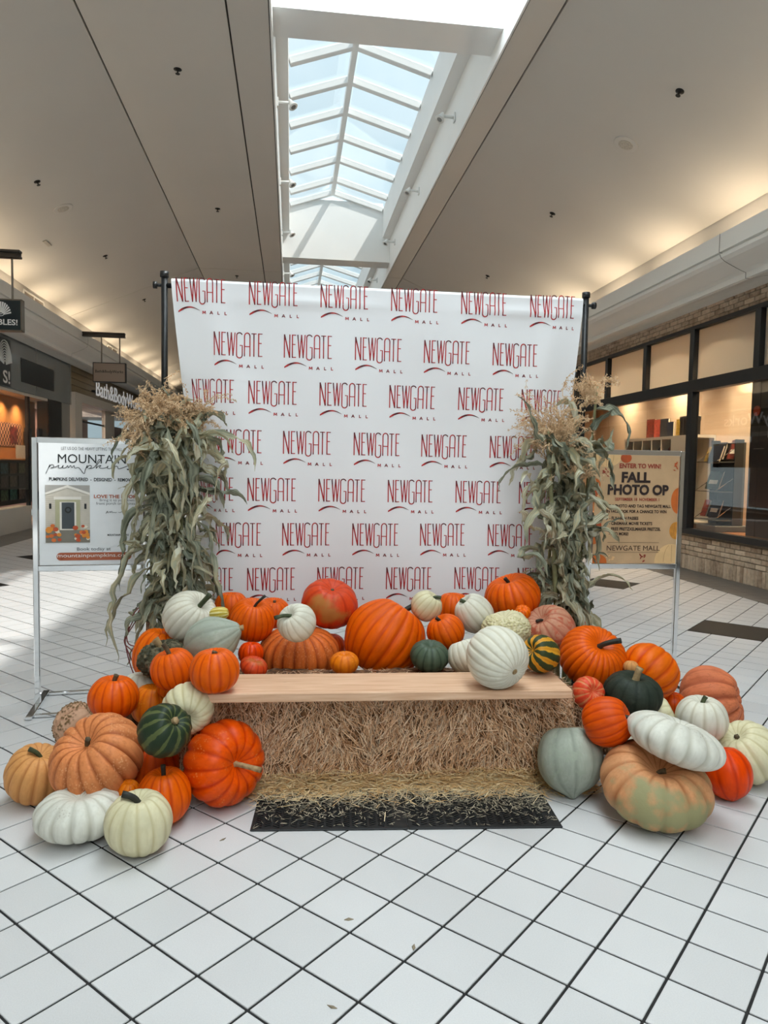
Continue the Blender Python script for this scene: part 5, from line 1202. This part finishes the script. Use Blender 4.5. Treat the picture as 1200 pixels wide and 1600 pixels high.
# ================================================================== PUMPKINS, SQUASHES AND GOURDS
def pk_mat(name, base, groove, spot=None, spot_amt=0, rough=.38, nscale=9, stripe=None, stripe_w=.5, streak=None, bump=.15, bscale=35, patch=None, patch_lat=None, wart=None):
    """skin: base and groove colour by rib, mottling, optional stripes, specks and patches"""
    if name in MATS: return MATS[name]
    m, nt, out = nmat(name); b = nt.nodes.new('ShaderNodeBsdfPrincipled'); nt.links.new(b.outputs[0], out.inputs[0]); b.inputs['Roughness'].default_value = rough; b.inputs['Specular IOR Level'].default_value = .2
    N = nt.nodes; LK = nt.links
    rib = N.new('ShaderNodeAttribute'); rib.attribute_name = 'rib'; lat = N.new('ShaderNodeAttribute'); lat.attribute_name = 'lat'
    tc = N.new('ShaderNodeTexCoord'); nz = N.new('ShaderNodeTexNoise'); nz.inputs['Scale'].default_value = nscale; nz.inputs['Detail'].default_value = 6; LK.new(tc.outputs['Object'], nz.inputs['Vector'])
    def mixc(fac, a, c):
        x = N.new('ShaderNodeMixRGB')
        if hasattr(fac, 'is_output'): LK.new(fac, x.inputs[0])
        else: x.inputs[0].default_value = fac
        for i, v in ((1, a), (2, c)):
            if hasattr(v, 'is_output'): LK.new(v, x.inputs[i])
            else: x.inputs[i].default_value = v
        return x.outputs[0]
    def ramp(v, p0, p1):
        x = N.new('ShaderNodeMapRange'); x.inputs[1].default_value = p0; x.inputs[2].default_value = p1; LK.new(v, x.inputs[0]); return x.outputs[0]
    c = mixc(ramp(rib.outputs['Fac'], .0, .55), groove, base)
    dark = tuple(v*.72 for v in base[:3])+(1,)
    mf = N.new('ShaderNodeMath'); mf.operation = 'MULTIPLY'; mf.inputs[1].default_value = .6; LK.new(ramp(nz.outputs['Fac'], .42, .70), mf.inputs[0])
    c = mixc(mf.outputs[0], c, dark)
    mps = N.new('ShaderNodeMapping'); mps.inputs['Scale'].default_value = (1, 1, .13); LK.new(tc.outputs['Object'], mps.inputs[0])
    ns = N.new('ShaderNodeTexNoise'); ns.inputs['Scale'].default_value = 85; ns.inputs['Detail'].default_value = 4; LK.new(mps.outputs[0], ns.inputs['Vector'])
    ms_ = N.new('ShaderNodeMath'); ms_.operation = 'MULTIPLY'; ms_.inputs[1].default_value = .30; LK.new(ramp(ns.outputs['Fac'], .45, .68), ms_.inputs[0])
    c = mixc(ms_.outputs[0], c, groove)
    nf = N.new('ShaderNodeTexNoise'); nf.inputs['Scale'].default_value = 3.5; nf.inputs['Detail'].default_value = 3; LK.new(tc.outputs['Object'], nf.inputs['Vector'])
    rv = N.new('ShaderNodeMapRange'); rv.inputs[1].default_value = .3; rv.inputs[2].default_value = .7; rv.inputs[3].default_value = rough-.06; rv.inputs[4].default_value = rough+.18; LK.new(nz.outputs['Fac'], rv.inputs[0]); LK.new(rv.outputs[0], b.inputs['Roughness'])
    if stripe:
        n2 = N.new('ShaderNodeTexNoise'); n2.inputs['Scale'].default_value = nscale*4; n2.inputs['Detail'].default_value = 4; LK.new(tc.outputs['Object'], n2.inputs['Vector'])
        ad = N.new('ShaderNodeMath'); ad.operation = 'MULTIPLY_ADD'; ad.inputs[1].default_value = .9; LK.new(n2.outputs['Fac'], ad.inputs[0]); LK.new(rib.outputs['Fac'], ad.inputs[2])
        c = mixc(ramp(ad.outputs[0], stripe_w+.42, stripe_w+.56), c, stripe)
    if spot:
        v = N.new('ShaderNodeTexVoronoi'); v.inputs['Scale'].default_value = 95; LK.new(tc.outputs['Object'], v.inputs['Vector'])
        n3 = N.new('ShaderNodeTexNoise'); n3.inputs['Scale'].default_value = 11; n3.inputs['Detail'].default_value = 5; LK.new(tc.outputs['Object'], n3.inputs['Vector'])
        s1 = ramp(v.outputs['Distance'], .42, .18); mu = N.new('ShaderNodeMath'); mu.operation = 'MULTIPLY'; LK.new(s1, mu.inputs[0]); LK.new(ramp(n3.outputs['Fac'], .60-spot_amt*.25, .85-spot_amt*.2), mu.inputs[1])
        c = mixc(mu.outputs[0], c, spot)
    if streak:
        w = N.new('ShaderNodeTexNoise'); w.inputs['Scale'].default_value = 22; w.inputs['Detail'].default_value = 8; w.inputs['Distortion'].default_value = .8; LK.new(tc.outputs['Object'], w.inputs['Vector']); c = mixc(ramp(w.outputs['Fac'], .52, .64), c, streak)
    if patch:
        n4 = N.new('ShaderNodeTexNoise'); n4.inputs['Scale'].default_value = 11; n4.inputs['Detail'].default_value = 9; LK.new(tc.outputs['Object'], n4.inputs['Vector'])
        pa = N.new('ShaderNodeAttribute'); pa.attribute_name = 'patch'
        ad = N.new('ShaderNodeMath'); ad.operation = 'MULTIPLY_ADD'; ad.inputs[1].default_value = 2.2; LK.new(n4.outputs['Fac'], ad.inputs[0]); LK.new(pa.outputs['Fac'], ad.inputs[2]); c = mixc(ramp(ad.outputs[0], 1.3, 1.75), c, patch)
    if wart:
        wa = N.new('ShaderNodeAttribute'); wa.attribute_name = 'wart'; c = mixc(ramp(wa.outputs['Fac'], .08, .4), c, wart)
    LK.new(c, b.inputs['Base Color'])
    if bump:
        nb = N.new('ShaderNodeTexNoise'); nb.inputs['Scale'].default_value = bscale; nb.inputs['Detail'].default_value = 5; LK.new(tc.outputs['Object'], nb.inputs['Vector'])
        bp = N.new('ShaderNodeBump'); bp.inputs['Strength'].default_value = bump; bp.inputs['Distance'].default_value = .008; LK.new(nb.outputs['Fac'], bp.inputs['Height']); LK.new(bp.outputs['Normal'], b.inputs['Normal'])
    MATS[name] = m
    return m
ORG = pk_mat('orange_skin', srgb(234, 98, 0), srgb(196, 62, 0), spot=srgb(232, 140, 50), spot_amt=-.1)
ORG2 = pk_mat('deep_orange_skin', srgb(222, 82, 0), srgb(184, 52, 0))
AMB = pk_mat('amber_skin', srgb(230, 124, 14), srgb(196, 84, 10), spot=srgb(232, 168, 60), spot_amt=.2)
BRT = pk_mat('bright_orange_skin', srgb(242, 110, 0), srgb(202, 60, 0))
RED = pk_mat('red_orange_skin', srgb(236, 84, 2), srgb(196, 46, 0), spot=srgb(236, 150, 80), spot_amt=.3, rough=.3)
RDP = pk_mat('patched_red_skin', srgb(214, 72, 30), srgb(178, 48, 20), spot=srgb(224, 130, 80), spot_amt=.3, patch=srgb(176, 110, 52))
RDS = pk_mat('scarlet_skin', srgb(232, 70, 0), srgb(190, 42, 0), rough=.3)
PCH = pk_mat('peach_skin', srgb(222, 138, 84), srgb(160, 80, 38), spot=srgb(228, 166, 118), spot_amt=.6, bump=.5, bscale=22, rough=.5)
PCO = pk_mat('peach_orange_skin', srgb(216, 108, 42), srgb(150, 54, 14), spot=srgb(222, 146, 92), spot_amt=.6, bump=.45, bscale=22, rough=.5)
TAN = pk_mat('tan_skin', srgb(218, 156, 94), srgb(182, 116, 62), spot=srgb(150, 130, 80), spot_amt=.2, rough=.5)
WHT = pk_mat('white_skin', srgb(224, 220, 204), srgb(196, 188, 164), spot=srgb(176, 150, 110), spot_amt=-.2, rough=.42)
WH2 = pk_mat('flat_white_skin', srgb(222, 220, 208), srgb(190, 186, 170), spot=srgb(120, 96, 70), spot_amt=0, rough=.4)
CRM = pk_mat('cream_skin', srgb(222, 214, 178), srgb(198, 186, 142), spot=srgb(190, 160, 110), spot_amt=-.3)
GRY = pk_mat('grey_green_skin', srgb(168, 174, 160), srgb(138, 146, 132), streak=srgb(156, 164, 148), bump=.6, bscale=16, rough=.6)
DGR = pk_mat('dark_green_skin', srgb(46, 54, 44), srgb(30, 38, 30), spot=srgb(90, 94, 78), spot_amt=-.1, bump=.7, bscale=26, rough=.55)
MGR = pk_mat('blue_green_skin', srgb(78, 92, 74), srgb(54, 68, 54), spot=srgb(110, 120, 100), spot_amt=.1, rough=.35)
STG = pk_mat('green_striped_skin', srgb(96, 104, 58), srgb(84, 92, 56), stripe=srgb(38, 52, 34), stripe_w=.36, rough=.4)
STY = pk_mat('yellow_striped_skin', srgb(222, 160, 44), srgb(200, 130, 30), stripe=srgb(52, 62, 34), stripe_w=.55, rough=.4)
YLW = pk_mat('yellow_gourd_skin', srgb(206, 182, 80), srgb(178, 150, 50), stripe=srgb(226, 214, 150), stripe_w=.8)
PNK = pk_mat('pink_streaked_skin', srgb(204, 148, 118), srgb(176, 92, 70), streak=srgb(190, 96, 70), rough=.5)
BRN = pk_mat('brown_wart_skin', srgb(72, 70, 52), srgb(44, 44, 34), streak=srgb(128, 116, 92), bump=1.0, bscale=20, rough=.7)
GLX = pk_mat('pink_wart_skin', srgb(212, 170, 140), srgb(190, 146, 116), bump=.4, rough=.7, wart=srgb(122, 96, 66))
SAL = pk_mat('salmon_skin', srgb(214, 122, 82), srgb(140, 56, 30), spot=srgb(110, 64, 42), spot_amt=.3, bump=.7, bscale=20, rough=.55)
WCR = pk_mat('warty_cream_skin', srgb(218, 208, 172), srgb(190, 178, 138), bump=.3, wart=srgb(206, 196, 150), rough=.5)
PGR = pk_mat('peach_green_skin', srgb(210, 150, 104), srgb(170, 108, 66), spot=srgb(196, 160, 120), spot_amt=.3, patch=srgb(150, 144, 104), rough=.5, bump=.3)
RDL = pk_mat('red_lined_skin', srgb(216, 66, 36), srgb(220, 150, 96), spot=srgb(226, 150, 110), spot_amt=.3)
SGR = mat('green_stem', srgb(74, 84, 50), .7, nscale=40, col2=srgb(42, 50, 32), namt=.2); SBR = mat('brown_stem', srgb(104, 88, 58), .8, nscale=40, col2=srgb(58, 48, 34), namt=.2)
SDK = mat('dark_stem', srgb(44, 44, 34), .6, nscale=40, col2=srgb(22, 24, 18), namt=.2); STN = mat('tan_stem', srgb(188, 160, 118), .85, nscale=40, col2=srgb(130, 104, 68), namt=.2)
STEMS = {'g': SGR, 'b': SBR, 'd': SDK, 't': STN}

def pumpkin(key, c, R, ratio, axis, ribs, depth, mt, stem, label, nm='pumpkin', dim=(.16, .12), p=.92, lump=.03, warts=0, taper=0, tip=0, seed=0, twist=0, patch=None, pthr=.45, pmax=.6):
    rg = random.Random(hash_(key)); s0 = Vector((rg.uniform(-9, 9), rg.uniform(-9, 9), rg.uniform(-9, 9)))
    NS, NL = max(72, ribs*6), 44
    if warts: NS, NL = 170, 90
    if ribs*6 > 150: NS = ribs*5
    me_v, me_f, arib, alat, apat, awar = [], [], [], [], [], []
    Hh = R*ratio
    jit = [rg.uniform(-.22, .22) for _ in range(ribs)]; amp = [rg.uniform(.7, 1.25) for _ in range(ribs)]
    q = Vector(axis).normalized().to_track_quat('Z', 'Y') @ Quaternion((0, 0, 1), rg.uniform(0, 6.28)+twist)
    qi = q.inverted()
    pd = (qi @ Vector(patch).normalized()) if patch else None
    def surf(th, ph):
        ct, st = math.cos(th), math.sin(th)
        rho = abs(st)**p; z = ct
        x_ = ph/(2*math.pi)*ribs; k = int(x_) % ribs; fr = x_-int(x_)
        fr = min(1, max(0, fr+jit[k]*fr*(1-fr)*2))
        crest = abs(math.sin(math.pi*fr)); g = (1-crest)**2.0
        env = min(1, abs(st)*1.6)**.8
        rr = rho*(1-depth*amp[k]*g*env)
        # dimples at the poles
        zz = z*(1-(dim[0] if z > 0 else dim[1])*2.0*math.exp(-(rho/.34)**2))
        zz += -(depth*.5*amp[k]*g*env)*(.6 if z > 0 else -.3)*math.exp(-((rho-.45)/.35)**2)
        if taper: rr *= 1-taper*max(0, z)**1.5*.9; 
        if tip and z < 0: zz -= tip*math.exp(-(rho/.22)**2)
        v = Vector((rr*R*math.cos(ph), rr*R*math.sin(ph), zz*Hh))
        n1 = noise.noise(v*(1.1/R)+s0); v *= 1+lump*n1+.006*noise.noise(v*(5.5/R)-s0)
        wv = 0
        if warts:
            d_, _ = noise.voronoi(v*(warts/R)+s0); wv = max(0, .6-d_[0])/.6; ms = max(0, min(1, .85+noise.noise(v*(1.2/R)-s0)*1.5)); wv = wv*ms; v *= 1+.075*min(1, wv*1.6)
        pa = 0
        if pd is not None: pa = pmax*max(0, min(1, (v.normalized().dot(pd)-pthr)/(1-pthr)*1.3))
        return v, crest, z, pa, wv
    top = surf(.001, 0)
    rows = []
    for i in range(1, NL):
        th = math.pi*i/NL; row = []
        for j in range(NS):
            v, cr, z, pa, wv = surf(th, 2*math.pi*j/NS); row.append(len(me_v)); me_v.append(v); arib.append(cr); alat.append(z); apat.append(pa); awar.append(wv)
        rows.append(row)
    for th, end in ((0, 0), (math.pi, 1)):
        z = (1 if end == 0 else -1); zz = z*(1-(dim[0] if z > 0 else dim[1])*2.0)-(tip if end else 0); v = Vector((0, 0, zz*Hh)); me_v.append(v*(1+lump*noise.noise(v*(1.1/R)+s0))); arib.append(.2); alat.append(z); apat.append(0); awar.append(0)
    nt_, nb_ = len(me_v)-2, len(me_v)-1
    for i in range(len(rows)-1):
        for j in range(NS): j2 = (j+1) % NS; me_f.append((rows[i][j], rows[i+1][j], rows[i+1][j2], rows[i][j2]))
    for j in range(NS): j2 = (j+1) % NS; me_f.append((nt_, rows[0][j], rows[0][j2])); me_f.append((nb_, rows[-1][j2], rows[-1][j]))
    me = bpy.data.meshes.new(nm); me.from_pydata([tuple(v) for v in me_v], [], me_f); me.update(); me.polygons.foreach_set('use_smooth', [True]*len(me_f))
    for n_, a in (('rib', arib), ('lat', alat), ('patch', apat), ('wart', awar)): at = me.attributes.new(n_, 'FLOAT', 'POINT'); at.data.foreach_set('value', a)
    o = link(nm, me, mt); o.location = c; o.rotation_mode = 'QUATERNION'; o.rotation_quaternion = q
    tag(o, label, 'squash' if nm in ('squash',) else ('gourd' if nm == 'gourd' else 'pumpkin'), 'pumpkins and gourds of the display')
    zt = (1-dim[0]*2.0)*Hh
    if stem:
        kind, L, r_, bend = stem        # bend: world direction the stem leans to
        bd = qi @ Vector(bend) if bend else Vector((0, 0, 0))
        pts = []; N = 9
        for i in range(N+1):
            t = i/N; pts.append(Vector((0, 0, zt-.008+L*t)) + bd*(L*t*t))
        rads = [r_*(1.75 if i == 0 else (1.35 if i == 1 else (1.05 if i < N-1 else 1.16))) for i in range(N+1)]
        m = MB(); m.tube(pts, rads, 15, True, lambda i, k: 1+.13*(1 if k % 3 == 0 else -.35)); m.build('stem', STEMS[kind], o, True)
    elif stem is False:
        m = MB(); zb = -(1-dim[1]*2.0)*Hh*1.0
        m.lathe([(R*.095, zb-.001), (R*.075, zb-.0045), (R*.03, zb-.0065), (R*.01, zb-.004)], 14); m.build('blossom_scar', STN, o, True)
    return o
def hash_(s): return sum(ord(ch)*(31**i) for i, ch in enumerate(s)) % 100003
U = (0, 0, 1)
PK = pumpkin
PK('L1', (-1.026, 3.077, 0.120), .122, 1.0, (.25, -.30, .9), 14, .07, TAN, ('g', .045, .008, (-1.0, -.2, .1)), 'tan ribbed pumpkin on the floor at the outer edge of the heap', dim=(.12, .1))
PK('L2', (-0.757, 2.965, 0.222), .186, .80, (-.28, -.52, .8), 15, .11, PCH, ('b', .035, .009, (.4, -.1, .3)), 'large peach deeply ribbed pumpkin tilted on top of the white one', dim=(.2, .1))
PK('L3', (-0.999, 3.596, 0.123), .122, .88, (.65, .1, .7), 9, .08, GLX, ('t', .06, .013, (.2, 0, .2)), 'pinkish warty gourd by the chrome stand foot', 'gourd', warts=9)
PK('L4', (-0.775, 2.775, 0.090), .163, .54, U, 14, .085, WH2, None, 'flat white ribbed pumpkin lying under the peach one', dim=(.2, .1))
PK('L5', (-0.533, 2.640, 0.110), .119, .95, (-.02, -.08, 1), 13, .045, CRM, ('d', .060, .010, (-.85, -.1, -.25)), 'round cream pumpkin with a curved dark stem at the very front')
PK('L6', (-0.475, 2.837, 0.116), .102, 1.08, (-.05, 0, 1), 15, .035, ORG, ('d', .055, .008, (0, 0, 0)), 'upright orange pumpkin with dark stem behind the cream front one')
PK('L7', (-0.613, 2.854, 0.138), .041, .9, (.1, -.2, 1), 10, .06, AMB, None, 'tiny orange pumpkin peeping behind the curved dark stem')
PK('L8', (-0.570, 3.110, 0.116), .112, 1.0, U, 14, .05, ORG2, None, 'shaded deep orange pumpkin under the green striped gourd')
PK('L9', (-0.261, 2.995, 0.175), .174, .80, (.55, -.72, .20), 13, .07, RED, ('t', .085, .009, (.7, 0, -.25)), 'big glossy red-orange pumpkin with a tan stem facing out', dim=(.2, .1))
PK('L10', (-0.476, 2.845, 0.372), .104, .92, (.55, -.45, .62), 11, .07, STG, ('t', .022, .012, (.2, 0, 0)), 'dark green striped gourd perched over the orange pumpkins', 'gourd')
PK('L11', (-0.412, 3.030, 0.394), .108, .90, (.10, -.92, -.18), 15, .045, CRM, ('g', .055, .011, (.12, -.1, -.45)), 'cream pumpkin with its green stem pointing at the viewer')
PK('L12', (-0.758, 3.242, 0.382), .108, .90, (.04, 0, 1), 16, .03, ORG, ('b', .04, .009, (.25, 0, 0)), 'orange pumpkin with brown stem on top of the warty gourd')
PK('L13', (-0.620, 3.366, 0.306), .096, .98, (.1, 0, 1), 14, .035, AMB, None, 'amber pumpkin wedged behind the brown-stemmed orange one')
PK('L14', (-0.696, 3.512, 0.363), .082, .60, U, 12, .05, WHT, None, 'pale flat pumpkin mostly hidden behind the amber one')
PK('L15', (-0.532, 3.306, 0.402), .056, .85, (.2, -.1, 1), 10, .07, AMB, None, 'small amber pumpkin tucked above the cream pumpkin')
PK('L16', (-0.502, 3.216, 0.510), .096, .95, (-.22, -.05, 1), 17, .035, ORG, ('b', .055, .009, (-.3, 0, .1)), 'orange pumpkin with tall brown stem beside the plank end')
PK('L17', (-0.589, 3.470, 0.490), .116, .68, (-.18, -.1, 1), 9, .09, BRN, ('t', .05, .015, (-.3, 0, 0)), 'brown-green warty squash with thick tan stem', 'squash', warts=6)
PK('L18', (-0.646, 3.704, 0.444), .128, 1.12, (.2, 0, 1), 14, .06, BRT, None, 'tall orange pumpkin at the foot of the corn beside the white poster')
PK('L19', (-0.306, 3.022, 0.555), .103, .92, (-.03, -.03, 1), 15, .03, ORG, ('b', .022, .010, (.2, 0, 0)), 'orange pumpkin with short stem sitting on the plank')
PK('L20', (-0.488, 3.657, 0.643), .137, .94, (.55, -.42, .70), 19, .035, WHT, ('g', .055, .011, (.5, 0, .5)), 'large white pumpkin at the foot of the corn stalks')
PK('L21', (-0.330, 3.470, 0.700), .031, 1.6, (.95, -.1, .1), 10, .06, YLW, None, 'little yellow striped gourd lying on the grey squash', 'gourd')
PK('L22', (-0.342, 3.375, 0.598), .112, 1.28, (.86, -.12, .42), 10, .04, GRY, ('t', .02, .011, (.3, 0, -.1)), 'grey-blue pear-shaped squash lying on its side', 'squash', taper=.62, lump=.05, dim=(.05, .05))
PK('L23', (-0.185, 3.548, 0.487), .062, .95, U, 12, .03, RDS, None, 'small scarlet pumpkin in the shade behind the grey squash')
PK('L24', (-0.163, 3.399, 0.462), .066, .66, (.3, -.2, 1), 12, .03, RDP, None, 'small flat orange pumpkin with tan scab behind the plank', patch=(.3, -.6, .8))
PK('L25', (-0.188, 3.715, 0.616), .117, .95, (.15, -.3, 1), 20, .04, ORG, ('d', .045, .006, (1.1, 0, .5)), 'orange pumpkin with a long thin dark stem, beside the grey squash')
PK('L26', (-0.311, 3.950, 0.638), .092, .92, U, 15, .03, ORG, None, 'plain orange pumpkin against the banner near the white one')
PK('L27', (-0.088, 3.950, 0.604), .092, .92, (.1, -.2, 1), 16, .03, ORG, ('b', .02, .007, (0, 0, 0)), 'orange pumpkin half hidden behind the thin-stemmed one')
PK('L28', (0.033, 3.400, 0.668), .092, .94, (-.5, -.55, .65), 14, .03, WHT, ('g', .060, .008, (-.75, -.1, -.6)), 'small white pumpkin with green stem on the wide peach-orange one')
PK('L29', (0.047, 3.707, 0.447), .205, .66, (0, -.12, 1), 20, .10, PCO, None, 'wide peach-orange ribbed pumpkin behind the plank', dim=(.22, .1))
PK('L30', (0.260, 3.400, 0.473), .070, .76, (0, -.12, 1), 11, .035, AMB, None, 'small amber pumpkin on the hay beside the giant orange one')
PK('L31', (0.211, 3.848, 0.672), .152, .80, (.12, -.42, .85), 11, .05, RDP, ('b', .012, .008, None), 'red scabby pumpkin in the back row against the banner', patch=(-.45, -.85, -.15), pmax=.42, dim=(.14, .1))
PK('L32', (0.221, 3.927, 0.417), .085, .9, U, 13, .03, ORG2, None, 'dark orange pumpkin in the shadow under the red scabby one')
PK('C1', (0.491, 3.701, 0.511), .209, 1.0, (.55, .12, .80), 20, .045, ORG, ('d', .05, .013, (.9, 0, .1)), 'giant orange pumpkin in the middle of the bench', dim=(.1, .1), lump=.04)
PK('C2', (0.710, 3.720, 0.680), .083, .97, (.55, -.25, .75), 14, .035, CRM, ('g', .050, .008, (.35, 0, -.6)), 'small white pumpkin perched high beside the giant orange one')
PK('C3', (0.902, 3.930, 0.628), .096, .95, U, 16, .03, ORG, None, 'orange pumpkin against the banner between two white ones')
PK('C4', (0.787, 3.590, 0.572), .096, .95, (-.45, -.05, .88), 16, .03, ORG, ('d', .028, .008, (-.5, 0, 0)), 'orange pumpkin above the dark green one')
PK('C5', (0.954, 3.665, 0.649), .098, 1.07, (-.62, .0, .75), 14, .025, WHT, ('g', .035, .009, (-.4, 0, -.2)), 'white pumpkin leaning with its green stem to the orange one')
PK('C6', (0.672, 3.410, 0.496), .094, .80, (.02, -.30, 1), 13, .055, MGR, ('t', .006, .009, None), 'dark blue-green small pumpkin at the back edge of the plank')
PK('C7', (0.840, 3.370, 0.504), .088, .98, (-.3, .3, .9), 15, .03, WHT, None, 'cream pumpkin half hidden behind the large white one')
PK('C8', (0.887, 3.001, 0.595), .134, .98, (-.40, .82, .30), 21, .035, WHT, False, 'large white pumpkin on the plank with blossom end to the front', dim=(.1, .06))
PK('C9', (1.071, 3.486, 0.601), .120, .78, (-.2, -.1, 1), 9, .02, WCR, None, 'knobbly warty cream gourd behind the large white pumpkin', 'gourd', warts=11)
PK('C10', (1.223, 3.876, 0.697), .157, .80, (-.32, -.12, .95), 19, .045, ORG, ('d', .032, .009, (-.5, 0, .1)), 'big orange pumpkin in the back row before the tan poster side corn')
PK('C11', (1.200, 3.618, 0.662), .042, .88, (-.05, -.62, .75), 9, .09, BRT, ('g', .006, .003, None), 'mini orange pumpkin resting between the warty and pink ones')
PK('C12', (1.372, 3.684, 0.548), .140, .98, (-.55, -.35, .65), 15, .03, PNK, ('d', .035, .007, (-.6, -.3, -.6)), 'pink streaked pumpkin at the foot of the corn beside the tan poster')
PK('C13', (1.150, 3.193, 0.556), .087, 1.10, (-.72, -.5, .35), 9, .04, STY, ('t', .008, .008, None), 'yellow and green striped gourd at the plank end', 'gourd')
PK('R1', (1.502, 3.420, 0.474), .170, .78, (.10, -.62, .75), 26, .055, ORG, ('d', .085, .011, (.85, -.2, -.15)), 'large orange pumpkin with thick dark stem past the plank end', dim=(.18, .1))
PK('R2', (1.805, 3.420, 0.398), .148, .86, (.62, .25, .45), 13, .075, BRT, None, 'bright orange pumpkin turned on its side before the chrome post', dim=(.15, .1))
PK('R3', (1.567, 3.114, 0.383), .132, .76, (.06, -.16, 1), 13, .03, DGR, ('t', .07, .014, (.15, 0, 0)), 'dark green squash with thick upright tan stem', 'squash', lump=.04)
PK('R4', (1.345, 3.100, 0.398), .074, .92, (.06, -.88, .36), 12, .04, RDL, ('t', .004, .006, None), 'small red pumpkin with pale lines below the plank end')
PK('R5', (1.636, 3.283, 0.457), .037, .95, U, 9, .03, TAN, None, 'tiny tan gourd peeping behind the tan stem', 'gourd')
PK('R6', (1.341, 2.885, 0.341), .106, 1.0, (.72, -.45, .40), 17, .035, ORG2, ('d', .030, .008, (.4, 0, -.4)), 'deep orange pumpkin with dark stem resting on the grey-green squash')
PK('R7', (1.212, 2.960, 0.153), .142, 1.0, (.02, .40, .95), 10, .02, GRY, None, 'big grey-green pointed squash on the floor by the mat', 'squash', tip=.16, lump=.04, dim=(.06, 0))
PK('R8', (2.232, 3.555, 0.187), .190, .86, (.72, -.48, .25), 11, .20, SAL, ('t', .02, .012, None), 'salmon lumpy ribbed pumpkin at the outer edge of the heap', lump=.06, dim=(.2, .1))
PK('R9', (1.874, 3.056, 0.280), .115, .92, (-.02, -.05, 1), 12, .045, WHT, ('g', .04, .009, (.4, 0, 0)), 'white pumpkin with green stem before the salmon one')
PK('R10', (1.552, 2.710, 0.322), .198, .46, (.33, .04, .93), 15, .09, WH2, ('b', .004, .008, None), 'flat white ribbed pumpkin tilted over the peach and green one', dim=(.22, .1))
PK('R11', (1.469, 2.699, 0.143), .220, .60, (.0, -.32, .94), 13, .06, PGR, ('b', .03, .010, (.8, -.2, -.3)), 'huge peach and green mottled pumpkin on the floor in front', dim=(.26, .1), patch=(-.25, -.72, -.60), pthr=.12, pmax=.66, lump=.05)
PK('R12', (1.877, 2.853, 0.114), .101, 1.10, (-.1, .3, .95), 9, .03, RDS, None, 'bright scarlet pumpkin on the floor between the white ones', tip=.06, dim=(.1, 0))
PK('R13', (2.063, 3.007, 0.136), .145, .92, (-.52, -.15, .75), 13, .05, CRM, ('b', .02, .010, None), 'pale cream ribbed pumpkin on the floor at the outer edge')
PK('R14', (1.726, 3.171, 0.263), .088, .85, (.7, -.3, .4), 11, .03, CRM, None, 'cream squash squeezed under the dark green one', 'squash')
PK('R15', (1.933, 3.420, 0.226), .066, 1.0, U, 12, .03, ORG2, None, 'orange pumpkin in shadow before the salmon one')
PK('R16', (1.509, 3.020, 0.178), .080, 1.0, U, 10, .03, WHT, None, 'pale pumpkin in shadow under the deep orange one')
